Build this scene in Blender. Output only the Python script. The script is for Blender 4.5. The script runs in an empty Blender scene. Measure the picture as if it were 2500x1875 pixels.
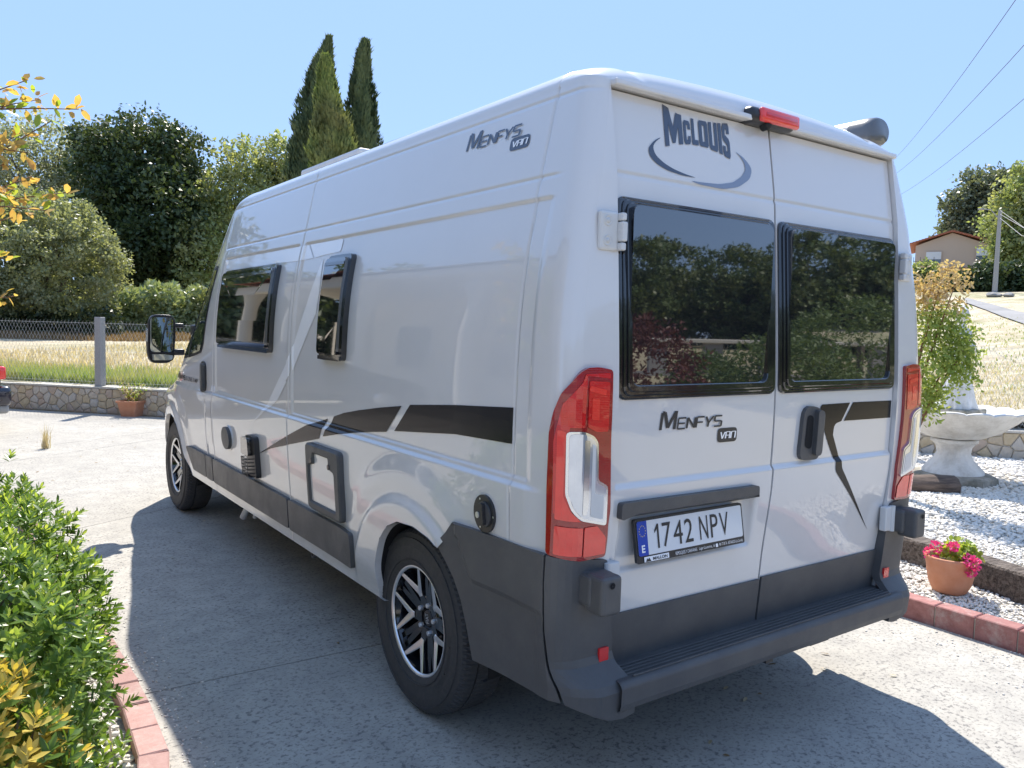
import bpy, bmesh, math, random
import numpy as np
from mathutils import Vector, Matrix
PI = math.pi
R = math.radians
scene = bpy.context.scene
col = scene.collection
random.seed(7)
rng = np.random.default_rng(7)

# ------------------------------------------------------------------ camera, sky, sun, exposure
CAM = Vector((-2.48938, -1.75687, 1.55083))
cr = Vector((0.8148, -0.5792, 0.0259)); cf = Vector((0.5794, 0.8120, -0.0704))
cr.normalize(); cf.normalize(); cu = cr.cross(cf).normalized(); cr = cf.cross(cu).normalized()
cd = bpy.data.cameras.new('camera'); cam = bpy.data.objects.new('camera', cd); col.objects.link(cam)
M = Matrix((cr, cu, -cf)).transposed().to_4x4(); M.translation = CAM
cam.matrix_world = M
cd.sensor_width = 36; cd.lens = 18 * 1.55714; cd.clip_start = 0.05; cd.clip_end = 1500
scene.camera = cam

SUN = Vector((0.41, 0.65, 1.0)).normalized()
w = bpy.data.worlds.new('World'); scene.world = w; w.use_nodes = True
nt = w.node_tree; nt.nodes.clear()
sky = nt.nodes.new('ShaderNodeTexSky'); sky.sky_type = 'NISHITA'; sky.sun_disc = False
sky.sun_elevation = math.asin(SUN.z); sky.sun_rotation = math.atan2(SUN.x, SUN.y)
sky.air_density = 1.0; sky.dust_density = 0.2; sky.ozone_density = 2.0; sky.altitude = 100
bg = nt.nodes.new('ShaderNodeBackground'); bg.inputs[1].default_value = 0.15
flat = nt.nodes.new('ShaderNodeMix'); flat.data_type = 'RGBA'; flat.inputs[0].default_value = 0.94; flat.inputs[7].default_value = (.64, .99, 1.74, 1)
wo = nt.nodes.new('ShaderNodeOutputWorld')
nt.links.new(sky.outputs[0], flat.inputs[6]); nt.links.new(flat.outputs[2], bg.inputs[0]); nt.links.new(bg.outputs[0], wo.inputs[0])
sd = bpy.data.lights.new('sun', 'SUN'); sd.energy = 2.0; sd.angle = R(0.53); sd.color = (1.0, 0.94, 0.85)
so = bpy.data.objects.new('sun', sd); col.objects.link(so)
so.rotation_euler = SUN.to_track_quat('Z', 'Y').to_euler()
scene.view_settings.view_transform = 'Standard'; scene.view_settings.look = 'None'
scene.view_settings.exposure = 2.0; scene.view_settings.gamma = 1
scene.view_settings.use_curve_mapping = False

# ------------------------------------------------------------------ small maths
def hermite(xs, ys):
    n = len(xs); m = [0]*n
    for i in range(n):
        if i == 0: m[i] = (ys[1]-ys[0])/(xs[1]-xs[0])
        elif i == n-1: m[i] = (ys[-1]-ys[-2])/(xs[-1]-xs[-2])
        else: m[i] = (ys[i+1]-ys[i-1])/(xs[i+1]-xs[i-1])
    def f(x):
        if x <= xs[0]: return ys[0]+m[0]*(x-xs[0])
        if x >= xs[-1]: return ys[-1]+m[-1]*(x-xs[-1])
        i = 1
        while x > xs[i]: i += 1
        h = xs[i]-xs[i-1]; t = (x-xs[i-1])/h
        return (ys[i-1]*(2*t**3-3*t*t+1)+m[i-1]*h*(t**3-2*t*t+t)+ys[i]*(-2*t**3+3*t*t)+m[i]*h*(t**3-t*t))
    return f
def sstep(a, b, x):
    t = max(0.0, min(1.0, (x-a)/(b-a))); return t*t*(3-2*t)
def npst(a, b, x):
    t = np.clip((x-a)/(b-a), 0, 1); return t*t*(3-2*t)

# ------------------------------------------------------------------ materials
def mat(name, color=(.5, .5, .5), rough=.5, metal=0, coat=0, spec=.5, ior=1.5, noise=None, bump=0, bscale=50, trans=0, coat_rough=.03):
    m = bpy.data.materials.new(name); m.use_nodes = True
    t = m.node_tree; b = t.nodes['Principled BSDF']
    b.inputs['Base Color'].default_value = (*color, 1); b.inputs['Roughness'].default_value = rough
    b.inputs['Metallic'].default_value = metal; b.inputs['Coat Weight'].default_value = coat
    b.inputs['Coat Roughness'].default_value = coat_rough
    b.inputs['Specular IOR Level'].default_value = spec; b.inputs['IOR'].default_value = ior
    b.inputs['Transmission Weight'].default_value = trans
    if noise or bump:
        tc = t.nodes.new('ShaderNodeTexCoord')
        n = t.nodes.new('ShaderNodeTexNoise'); n.inputs['Scale'].default_value = bscale
        n.inputs['Detail'].default_value = 6; n.inputs['Roughness'].default_value = .6
        t.links.new(tc.outputs['Object'], n.inputs['Vector'])
        if noise:
            amt, c2 = noise
            mx = t.nodes.new('ShaderNodeMix'); mx.data_type = 'RGBA'
            mx.inputs[6].default_value = (*color, 1); mx.inputs[7].default_value = (*c2, 1)
            mr = t.nodes.new('ShaderNodeMapRange'); mr.inputs[1].default_value = .5-.5*amt*.5; mr.inputs[2].default_value = .5+.25*amt
            t.links.new(n.outputs['Fac'], mr.inputs[0]); t.links.new(mr.outputs[0], mx.inputs[0])
            t.links.new(mx.outputs[2], b.inputs['Base Color'])
        if bump:
            bp = t.nodes.new('ShaderNodeBump'); bp.inputs['Strength'].default_value = bump; bp.inputs['Distance'].default_value = .01
            t.links.new(n.outputs['Fac'], bp.inputs['Height']); t.links.new(bp.outputs[0], b.inputs['Normal'])
    return m
class NB:   # tiny node helper
    def __init__(s, name):
        s.m = bpy.data.materials.new(name); s.m.use_nodes = True; s.t = s.m.node_tree
        s.b = s.t.nodes['Principled BSDF']; s.tc = s.t.nodes.new('ShaderNodeTexCoord'); s.v = s.tc.outputs['Object']
    def L(s, a, b): s.t.links.new(a, b)
    def mapv(s, sc=(1, 1, 1), rot=(0, 0, 0)):
        n = s.t.nodes.new('ShaderNodeMapping'); n.inputs['Scale'].default_value = sc; n.inputs['Rotation'].default_value = rot
        s.L(s.v, n.inputs[0]); return n.outputs[0]
    def noise(s, scale, detail=5, rough=.6, v=None, dist=0):
        n = s.t.nodes.new('ShaderNodeTexNoise'); n.inputs['Scale'].default_value = scale; n.inputs['Detail'].default_value = detail
        n.inputs['Roughness'].default_value = rough; n.inputs['Distortion'].default_value = dist
        s.L(v or s.v, n.inputs['Vector']); return n.outputs['Fac']
    def vor(s, scale, feat='F1', v=None, out='Distance', rand=1):
        n = s.t.nodes.new('ShaderNodeTexVoronoi'); n.feature = feat; n.inputs['Scale'].default_value = scale
        n.inputs['Randomness'].default_value = rand
        s.L(v or s.v, n.inputs['Vector']); return n.outputs[out]
    def rng(s, x, a, b, c=0, d=1):
        n = s.t.nodes.new('ShaderNodeMapRange')
        for i, k in enumerate((a, b, c, d)): n.inputs[i+1].default_value = k
        s.L(x, n.inputs[0]); return n.outputs[0]
    def math(s, op, a, b=0):
        n = s.t.nodes.new('ShaderNodeMath'); n.operation = op
        for i, k in enumerate((a, b)):
            if isinstance(k, (int, float)): n.inputs[i].default_value = k
            else: s.L(k, n.inputs[i])
        return n.outputs[0]
    def mix(s, f, a, b, blend='MIX'):
        n = s.t.nodes.new('ShaderNodeMix'); n.data_type = 'RGBA'; n.blend_type = blend
        if isinstance(f, (int, float)): n.inputs[0].default_value = f
        else: s.L(f, n.inputs[0])
        for i, k in ((6, a), (7, b)):
            if isinstance(k, tuple): n.inputs[i].default_value = (*k, 1)
            else: s.L(k, n.inputs[i])
        return n.outputs[2]
    def done(s, color=None, rough=.8, height=None, bump=.5, dist=.01, spec=.5):
        if color is not None:
            if isinstance(color, tuple): s.b.inputs['Base Color'].default_value = (*color, 1)
            else: s.L(color, s.b.inputs['Base Color'])
        if isinstance(rough, (int, float)): s.b.inputs['Roughness'].default_value = rough
        else: s.L(rough, s.b.inputs['Roughness'])
        s.b.inputs['Specular IOR Level'].default_value = spec
        if height is not None:
            n = s.t.nodes.new('ShaderNodeBump'); n.inputs['Strength'].default_value = bump; n.inputs['Distance'].default_value = dist
            s.L(height, n.inputs['Height']); s.L(n.outputs[0], s.b.inputs['Normal'])
        return s.m
def leafmat(name, c1, c2, c3=None, trans=.35, rough=.45, scale=6, spec=.4, big=.6):
    """leaf: diffuse + translucent + sheen, colour differs from leaf to leaf"""
    s = NB(name)
    f = s.noise(scale*4, 2, .5); g = s.noise(big, 3, .5)
    c = s.mix(s.rng(f, .35, .65), c1, c2)
    if c3: c = s.mix(s.rng(g, .45, .62), c, c3)
    s.done(c, rough, spec=spec)
    tr = s.t.nodes.new('ShaderNodeBsdfTranslucent')
    s.L(s.mix(1.0, c, (1.3, 1.25, .6), 'MULTIPLY'), tr.inputs[0])
    ms = s.t.nodes.new('ShaderNodeMixShader'); ms.inputs[0].default_value = trans
    out = s.t.nodes['Material Output']
    s.L(s.b.outputs[0], ms.inputs[1]); s.L(tr.outputs[0], ms.inputs[2]); s.L(ms.outputs[0], out.inputs[0])
    return s.m

# van
s = NB('van_paint')
dirt = s.noise(3, 6, .6)
M_PAINT = s.done(s.mix(s.rng(dirt, .45, .8), (.70, .687, .675), (.68, .668, .652)), .32)
gm = s.t.nodes.new('ShaderNodeNewGeometry'); sx = s.t.nodes.new('ShaderNodeSeparateXYZ'); s.L(gm.outputs['Position'], sx.inputs[0])
low = s.math('MULTIPLY', s.rng(sx.outputs[2], .75, .38), s.rng(s.noise(7, 7, .7, v=s.mapv((1, .5, 2.5))), .38, .75))
cc_ = s.b.inputs['Base Color'].links[0].from_socket; s.L(s.mix(s.math('MULTIPLY', low, .55), cc_, (.36, .33, .28)), s.b.inputs['Base Color'])
s.L(s.rng(low, 0, 1, .02, .35), s.b.inputs['Coat Roughness'])
s.b.inputs['Coat Weight'].default_value = 1; s.b.inputs['Coat IOR'].default_value = 1.6
bn = s.t.nodes.new('ShaderNodeBump'); bn.inputs['Strength'].default_value = .05; bn.inputs['Distance'].default_value = .004
s.L(s.noise(4.0, 1, .5), bn.inputs['Height']); s.L(bn.outputs[0], s.b.inputs['Coat Normal'])
M_WHITE = mat('white_decal_film', (.96, .96, .97), .25, coat=.8)
M_BLACK = mat('black_decal_film', (.012, .012, .016), .22, spec=.22, coat=.05)
M_DARKBLUE = mat('dark_blue_grey_decal', (.055, .075, .12), .3, coat=.4)
M_MIDBLUE = mat('grey_blue_decal', (.22, .27, .37), .3, coat=.4)
M_LETTER = mat('charcoal_lettering', (.03, .032, .036), .35)
s = NB('grained_grey_plastic'); M_TRIM = s.done(s.mix(s.rng(s.noise(3.5, 7, .7), .42, .72), (.082, .082, .084), (.115, .113, .110)), s.rng(s.noise(6, 5, .7), .3, .7, .38, .58), s.noise(700, 2), .25, .004)
M_TRIM2 = mat('smooth_black_plastic', (.030, .030, .033), .35, bump=.1, bscale=400)
M_ACR = mat('smoked_acrylic', (.012, .013, .016), .015, spec=1.0, ior=1.75, coat=1.0)
M_FRAME = mat('gloss_black_window_frame', (.012, .012, .014), .12, spec=.6, coat=1)
M_GLASS = mat('tinted_cab_glass', (.02, .035, .03), .02, spec=1.0, ior=1.7, coat=.5)
M_RUBBER = mat('black_rubber_seal', (.01, .01, .011), .6)
M_GAP = mat('shadow_gap_lining', (.008, .008, .009), .9)
M_TYRE = mat('tyre_rubber', (.040, .040, .042), .68, noise=(1, (.065, .062, .060)), bump=.15, bscale=60)
M_ALU = mat('machined_alloy', (.80, .81, .83), .28, metal=.75)
M_RIMB = mat('gloss_black_alloy', (.008, .008, .010), .14, coat=1)
M_STEEL = mat('brake_steel', (.16, .15, .15), .45, metal=1)
M_CHROME = mat('chrome_reflector', (.75, .78, .82), .12, metal=.85)
M_MIRROR = mat('mirror_glass', (.50, .54, .54), .01, metal=1)
M_PLATE = mat('number_plate_white', (.78, .79, .80), .3, coat=.5)
M_EU = mat('plate_blue_band', (.01, .06, .42), .35)
M_STAR = mat('plate_star_yellow', (.75, .6, .05), .4)
M_WPLAST = mat('white_plastic', (.66, .66, .65), .35, bump=.05, bscale=300)
M_AWN = mat('awning_case_grey', (.35, .36, .37), .35, metal=.3)
M_AWNCAP = mat('awning_end_cap', (.12, .125, .13), .3, coat=.4)
def lensmat(name, base, alpha):
    s = NB(name)
    rib = s.t.nodes.new('ShaderNodeTexWave'); rib.wave_type = 'BANDS'; rib.bands_direction = 'Z'; rib.inputs['Scale'].default_value = 60
    s.L(s.v, rib.inputs[0])
    n = s.noise(18, 4)
    c = s.mix(s.rng(n, .35, .65), base, tuple(k*alpha for k in base))
    s.done(c, .08, rib.outputs['Fac'], .12, .002, spec=.6)
    s.b.inputs['Coat Weight'].default_value = 1; s.b.inputs['Coat Roughness'].default_value = .02
    s.b.inputs['Subsurface Weight'].default_value = .0
    return s.m
M_RED = lensmat('red_lamp_lens', (.72, .012, .016), .9)
M_RED2 = lensmat('bright_red_lamp_lens', (.95, .04, .03), .9)
M_REDD = lensmat('dark_red_lamp_lens', (.36, .005, .012), .85)
M_CLEAR = mat('clear_lamp_lens', (.62, .66, .72), .08, metal=.55, coat=1, noise=(1, (.8, .83, .87)), bscale=14)

# ------------------------------------------------------------------ object helpers
def link(o, parent=None):
    col.objects.link(o)
    if parent is not None: o.parent = parent
    return o
def bobj(name, bm, m, parent=None, smooth=False, loc=None):
    me = bpy.data.meshes.new(name)
    bm.normal_update(); bm.to_mesh(me); bm.free()
    ms = m if isinstance(m, (list, tuple)) else [m]
    for k in ms: me.materials.append(k)
    if smooth: me.polygons.foreach_set('use_smooth', [True]*len(me.polygons))
    o = bpy.data.objects.new(name, me)
    if loc: o.location = loc
    return link(o, parent)
def nobj(name, verts, faces, m, parent=None, smooth=False, midx=None):
    me = bpy.data.meshes.new(name)
    verts = np.asarray(verts, dtype=np.float32); faces = np.asarray(faces, dtype=np.int32)
    nf, k = faces.shape
    me.vertices.add(len(verts)); me.vertices.foreach_set('co', verts.ravel())
    me.loops.add(nf*k); me.loops.foreach_set('vertex_index', faces.ravel())
    me.polygons.add(nf); me.polygons.foreach_set('loop_start', np.arange(0, nf*k, k, dtype=np.int32))
    if smooth: me.polygons.foreach_set('use_smooth', np.ones(nf, dtype=bool))
    for q in (m if isinstance(m, (list, tuple)) else [m]): me.materials.append(q)
    if midx is not None: me.polygons.foreach_set('material_index', midx.astype(np.int32))
    me.update(calc_edges=True); me.validate()
    return link(bpy.data.objects.new(name, me), parent)
def empty(name, loc=(0, 0, 0)):
    o = bpy.data.objects.new(name, None); o.location = loc; o.empty_display_size = .2
    return link(o)
def tag(o, label=None, cat=None, group=None, kind=None):
    if label: o['label'] = label
    if cat: o['category'] = cat
    if group: o['group'] = group
    if kind: o['kind'] = kind
    return o
def box(bm, c, sz, rot=None, bevel=0, seg=2):
    r = bmesh.ops.create_cube(bm, size=1); vs = r['verts']
    bmesh.ops.scale(bm, vec=sz, verts=vs)
    if bevel:
        es = list({e for v in vs for e in v.link_edges})
        b = bmesh.ops.bevel(bm, geom=es, offset=bevel, segments=seg, affect='EDGES', profile=.5)
        vs = list({v for f in b['faces'] for v in f.verts} | {v for v in vs if v.is_valid})
    if rot: bmesh.ops.rotate(bm, cent=(0, 0, 0), matrix=rot, verts=vs)
    bmesh.ops.translate(bm, vec=c, verts=vs)
    return vs
def tube(bm, pts, rad, n=8, cap=True):
    """tapered tube along points; rad number or list"""
    pts = [Vector(p) for p in pts]; rings = []
    if not isinstance(rad, (list, tuple)): rad = [rad]*len(pts)
    up = Vector((0, 0, 1))
    for i, p in enumerate(pts):
        d = (pts[min(i+1, len(pts)-1)]-pts[max(i-1, 0)]).normalized()
        a = d.cross(up if abs(d.z) < .95 else Vector((1, 0, 0))).normalized(); b = d.cross(a)
        rings.append([bm.verts.new(p+(a*math.cos(2*PI*k/n)+b*math.sin(2*PI*k/n))*rad[i]) for k in range(n)])
    for i in range(len(rings)-1):
        for k in range(n):
            bm.faces.new((rings[i][k], rings[i][(k+1) % n], rings[i+1][(k+1) % n], rings[i+1][k]))
    if cap:
        bm.faces.new(rings[0][::-1]); bm.faces.new(rings[-1])
def lathe(bm, prof, n=48, axis='z', c=(0, 0, 0), mod=None, cap=False):
    """prof list of (r, h)"""
    rings = []
    for j, (r, h) in enumerate(prof):
        ring = []
        for k in range(n):
            a = 2*PI*k/n; rr = r if mod is None else mod(r, h, a, j)
            p = (rr*math.cos(a), rr*math.sin(a), h)
            if axis == 'x': p = (h, p[0], p[1])
            elif axis == 'y': p = (p[0], h, p[1])
            ring.append(bm.verts.new((p[0]+c[0], p[1]+c[1], p[2]+c[2])))
        rings.append(ring)
    for i in range(len(rings)-1):
        for k in range(n):
            bm.faces.new((rings[i][k], rings[i][(k+1) % n], rings[i+1][(k+1) % n], rings[i+1][k]))
    if cap:
        bm.faces.new(rings[0][::-1]); bm.faces.new(rings[-1])
    return rings
def rpoly(pts, r, n=4):
    """round the corners of a polygon; r number or list"""
    out = []; N = len(pts)
    for i in range(N):
        rr = r[i] if isinstance(r, (list, tuple)) else r
        p = Vector(pts[i]); a = Vector(pts[i-1]); b = Vector(pts[(i+1) % N])
        if rr <= 0: out.append(tuple(p)); continue
        da = (a-p); db = (b-p); la, lb = da.length, db.length
        d = min(rr, la*.48, lb*.48)
        s0 = p+da.normalized()*d; s1 = p+db.normalized()*d
        for k in range(n+1):
            t = k/n; q = s0*(1-t)**2+p*2*t*(1-t)+s1*t*t; out.append((q.x, q.y))
    return out
def ell(cx, cy, rx, ry, n=28): return [(cx+rx*math.cos(2*PI*k/n), cy+ry*math.sin(2*PI*k/n)) for k in range(n)]
def patch(name, poly, mapper, off, m, parent, thick=0.0, bevel=0.0, cu=.08, cv=.06, cutsv=(), cutsu=(), hole=None, smooth=False, dz=0):
    """a flat polygon (u,v) laid on a curved surface: mapper(u,v,h); optional thickness and bevelled rim"""
    bm = bmesh.new()
    A = sum(poly[i-1][0]*poly[i][1]-poly[i][0]*poly[i-1][1] for i in range(len(poly)))
    if A < 0: poly = poly[::-1]
    vs = [bm.verts.new((u, v, off)) for u, v in poly]
    if hole:
        A = sum(hole[i-1][0]*hole[i][1]-hole[i][0]*hole[i-1][1] for i in range(len(hole)))
        if A < 0: hole = hole[::-1]
        hs = [bm.verts.new((u, v, off)) for u, v in hole]
        es = [bm.edges.new((vs[i-1], vs[i])) for i in range(len(vs))]+[bm.edges.new((hs[i-1], hs[i])) for i in range(len(hs))]
        bmesh.ops.triangle_fill(bm, use_beauty=True, edges=es, normal=(0, 0, 1))
    else:
        bm.faces.new(vs)
    if bevel > 0:
        r = bmesh.ops.inset_region(bm, faces=list(bm.faces), thickness=bevel, use_even_offset=True, use_boundary=True)
        bd = {v for e in bm.edges if e.is_boundary for v in e.verts}
        for v in bd: v.co.z = off-bevel*.9
        # rounded lip
    if thick > 0:
        be = [e for e in bm.edges if e.is_boundary]
        ex = bmesh.ops.extrude_edge_only(bm, edges=be)
        for v in [g for g in ex['geom'] if isinstance(g, bmesh.types.BMVert)]: v.co.z = off-thick
    us = [v.co.x for v in bm.verts]; v_ = [v.co.y for v in bm.verts]
    def cuts(lo, hi, st, extra): 
        n = int((hi-lo)/st); return [lo+(hi-lo)*(i+1)/(n+1) for i in range(n)]+[e for e in extra if lo < e < hi]
    for x in cuts(min(us), max(us), cu, cutsu):
        bmesh.ops.bisect_plane(bm, geom=bm.verts[:]+bm.edges[:]+bm.faces[:], plane_co=(x, 0, 0), plane_no=(1, 0, 0), dist=1e-5)
    for x in cuts(min(v_), max(v_), cv, cutsv):
        bmesh.ops.bisect_plane(bm, geom=bm.verts[:]+bm.edges[:]+bm.faces[:], plane_co=(0, x, 0), plane_no=(0, 1, 0), dist=1e-5)
    for v in bm.verts: v.co = mapper(v.co.x, v.co.y, v.co.z+dz)
    bmesh.ops.recalc_face_normals(bm, faces=bm.faces)
    return bobj(name, bm, m, parent, smooth)
_tc = {}
def text_bm(s, offset=0.0, shear=0, space=1.0):
    cu_ = bpy.data.curves.new('t', 'FONT'); cu_.body = s; cu_.size = 1; cu_.offset = offset; cu_.shear = shear; cu_.space_character = space
    cu_.resolution_u = 3
    o = bpy.data.objects.new('t', cu_); col.objects.link(o)
    dg = bpy.context.evaluated_depsgraph_get()
    me = bpy.data.meshes.new_from_object(o.evaluated_get(dg))
    bm = bmesh.new(); bm.from_mesh(me)
    bpy.data.objects.remove(o); bpy.data.curves.remove(cu_); bpy.data.meshes.remove(me)
    bmesh.ops.remove_doubles(bm, verts=bm.verts, dist=1e-5)
    xs = [v.co.x for v in bm.verts]; ys = [v.co.y for v in bm.verts]
    x0, x1, y0, y1 = min(xs), max(xs), min(ys), max(ys)
    for v in bm.verts: v.co.x = (v.co.x-x0)/(x1-x0); v.co.y = (v.co.y-y0)/(y1-y0)
    return bm
def text(name, s, fn, m, parent, offset=0.0, shear=0, space=1.0, ucut=0):
    """fn(u,v in 0..1) -> world point"""
    bm = text_bm(s, offset, shear, space)
    for i in range(ucut):
        x = (i+1)/(ucut+1)
        bmesh.ops.bisect_plane(bm, geom=bm.verts[:]+bm.edges[:]+bm.faces[:], plane_co=(x, 0, 0), plane_no=(1, 0, 0), dist=1e-5)
    for v in bm.verts: v.co = fn(v.co.x, v.co.y)
    return bobj(name, bm, m, parent)

# ------------------------------------------------------------------ van surface (rear bumper at y=0, nose towards +y, left side at x=-1)
Wz = hermite([.3, .6, .9, 1.22, 1.42, 1.57, 1.73, 1.88, 2.05, 2.26, 2.32], [.985, 1.0, 1.012, 1.02, 1.016, 1.009, .992, .965, .928, .883, .868])
YD = hermite([.45, .65, .81, 1.06, 1.33, 1.6, 1.97, 2.04, 2.29, 2.4], [.109, .092, .080, .064, .060, .073, .098, .104, .143, .16])
RC = .07
Kf = hermite([3.45, 3.6, 3.75, 3.9, 4.18, 4.56, 4.75, 4.9, 5.1, 5.4, 5.75, 5.98], [1, 1, .985, .925, .77, .53, .37, .24, .15, .09, .0, -.12])
Tf = hermite([4.2, 4.6, 5.0, 5.3, 5.6, 5.8, 5.92, 5.98], [1, 1, .987, .96, .90, .79, .60, .40])
def K(y): return 1.0 if y < 3.45 else Kf(y)
def T(y): return 1.0 if y < 4.2 else min(1.0, Tf(y))
def D(y, z):
    d = 0.0
    if z > 1.1:
        if 1.9 < z < 2.4:
            g = sstep(.17, .24, y)*(1-sstep(3.75, 3.85, y))
            d -= .0035*math.exp(-((z-2.028)/.006)**2)*g
            d -= .004*math.exp(-((z-2.29)/.006)**2)
    # crease: lower body stands out
    if .5 < z < 1.3:
        g = sstep(.13, .22, y)*(1-sstep(4.7, 5.0, y))
        d += .013*(1-sstep(1.046, 1.066, z))*sstep(.45, .95, z)*g
    # pressed panels between crease and upper rail
    for a, b in ((.215, 2.275), (2.365, 3.71)):
        if a-.02 < y < b+.02 and 1.06 < z < 1.98:
            d -= .007*sstep(a-.008, a+.006, y)*(1-sstep(b-.006, b+.008, y))*sstep(1.068, 1.085, z)*(1-sstep(1.950, 1.966, z))
    # wheel arch flares
    for yc, zc, side in ((.985, .345, 0), (5.02, .36, 1)):
        r = math.hypot((y-yc)*(1 if not side else .98), z-zc)
        if r < .85 and z > .36:
            s = sstep(.36, .55, z)
            d += (.020*(1-sstep(.50, .545, r)) + .012*(1-sstep(.60, .72, r)))*s
    # vertical seams
    for ys, z0, z1 in ((2.32, .38, 2.43), (.294, .87, 2.43), (3.775, .38, 2.29), (3.955, .62, 1.0)):
        if abs(y-ys) < .006 and z0 < z < z1: d -= .007*(1-abs(y-ys)/.0045) if abs(y-ys) < .0045 else 0
    return d
def side_x(y, z):
    k = K(y); zp = z if z < .9 else .9+(z-.9)/max(k, .05)
    return (Wz(min(zp, 2.33))+D(y, z))*T(y)
def smap(y, z, h): return (-(side_x(y, z)+h), y, z)             # left side
def smapR(y, z, h): return (side_x(y, z)+h, y, z)
def dr(x, z):
    d = 0.0
    d -= .004*math.exp(-((z-2.038)/.007)**2)
    d += .012*(1-sstep(1.050, 1.072, z))*sstep(.7, 1.0, z)
    d -= .006*sstep(1.985, 2.0, z)*0
    if -.80 < x < -.05 and .74 < z < 1.0:
        m_ = sstep(-.765, -.745, x)*(1-sstep(-.105, -.085, x))*sstep(.770, .790, z)*(1-sstep(.955, .965, z))
        d -= m_*(.012+.022*(z-.77)/.18)
    return d
def rmap(x, z, h): return (x, YD(z)-dr(x, z)-h, z)
def rflat(x, z, h): return (x, YD(z)-h, z)
def wrap(u, z, h, s=-1):
    W_ = Wz(z); yp = YD(z)-.02
    if u <= 0:
        y = yp+RC-u; return (s*(W_+D(y, z)+h), y, z)
    if u <= PI/2*RC:
        a = u/RC; return (s*((W_-RC)+(RC+h)*math.cos(a)), yp+RC-(RC+h)*math.sin(a), z)
    return (s*((W_-RC)-(u-PI/2*RC)), yp-h, z)
def wrapL(u, z, h): return wrap(u, z, h, -1)
def wrapR(u, z, h): return wrap(u, z, h, 1)
ARCH_R = [(1.275, .30), (1.272, .40), (1.262, .48), (1.24, .567), (1.19, .669), (1.11, .74), (1.02, .777), (.885, .787), (.77, .770), (.70, .745), (.63, .70), (.585, .656), (.54, .591), (.5, .5), (.475, .40), (.47, .30)]
ARCH_F = [(5.47, .30), (5.46, .42), (5.43, .54), (5.36, .65), (5.27, .72), (5.15, .775), (4.96, .80), (4.80, .785), (4.70, .74), (4.61, .65), (4.555, .56), (4.50, .46), (4.42, .38), (4.38, .30)]
def inpoly(p, poly):
    x, y = p; c = False; j = len(poly)-1
    for i in range(len(poly)):
        if (poly[i][1] > y) != (poly[j][1] > y) and x < (poly[j][0]-poly[i][0])*(y-poly[i][1])/(poly[j][1]-poly[i][1])+poly[i][0]: c = not c
        j = i
    return c
def nearest(p, poly):
    best = None
    for i in range(len(poly)-1):
        ax, ay = poly[i]; bx, by = poly[i+1]; dx, dy = bx-ax, by-ay
        t = max(0, min(1, ((p[0]-ax)*dx+(p[1]-ay)*dy)/(dx*dx+dy*dy))); q = (ax+t*dx, ay+t*dy)
        d = math.hypot(p[0]-q[0], p[1]-q[1])
        if best is None or d < best[0]: best = (d, q)
    return best[1]

van = empty('campervan', (0, 0, 0))
tag(van, 'light grey high-roof campervan parked on the concrete drive, seen from its rear left corner', 'campervan')

def frange(a, b, st):
    n = max(1, int(round((b-a)/st))); return [a+(b-a)*i/n for i in range(n)]
# columns (parameter p; y = p for p > .29)
cols = [0, .0025, .006, .011, .018, .027, .038, .05, .065, .082, .10, .12, .145, .17, .195, .205, .212, .219, .226, .24, .26, .28]
cols += [.2893, .294, .2987] + frange(.31, .45, .025) + frange(.45, 1.75, .013) + frange(1.75, 2.26, .035) + [2.262, 2.268, 2.275, 2.282, 2.295, 2.31, 2.3155, 2.32, 2.3245, 2.335, 2.35, 2.357, 2.364, 2.371, 2.38]
cols += frange(2.40, 3.69, .035) + [3.70, 3.705, 3.712, 3.719, 3.73, 3.75, 3.765, 3.7705, 3.775, 3.7795, 3.79] + frange(3.81, 3.945, .03) + [3.9505, 3.955, 3.9595] + frange(3.98, 4.35, .03) + frange(4.35, 5.6, .016) + frange(5.6, 5.9, .03) + [5.9, 5.925, 5.945, 5.96, 5.972, 5.98]
cols = sorted(set(cols))
zs = frange(.385, 1.02, .013) + frange(1.02, 1.04, .006)+frange(1.04, 1.09, .003)+[1.09, 1.095] + frange(1.10, 1.93, .03) + frange(1.93, 1.98, .004) + frange(1.98, 2.01, .008) + frange(2.01, 2.046, .003) + frange(2.046, 2.27, .028) + frange(2.27, 2.31, .0035) + [2.32]
roofp = [(.868, 2.332), (.862, 2.345), (.851, 2.358), (.835, 2.371), (.815, 2.383), (.79, 2.394), (.76, 2.404), (.73, 2.412), (.71, 2.415), (.695, 2.412), (.68, 2.405), (.665, 2.407), (.65, 2.416), (.62, 2.424), (.55, 2.434), (.45, 2.442), (.3, 2.450), (.15, 2.455)]
rows = [('s', z, -1) for z in zs]+[('r', p, -1) for p in roofp]+[('r', (0, 2.456), 0)]+[('r', p, 1) for p in roofp[::-1]]+[('s', z, 1) for z in zs[::-1]]
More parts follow.
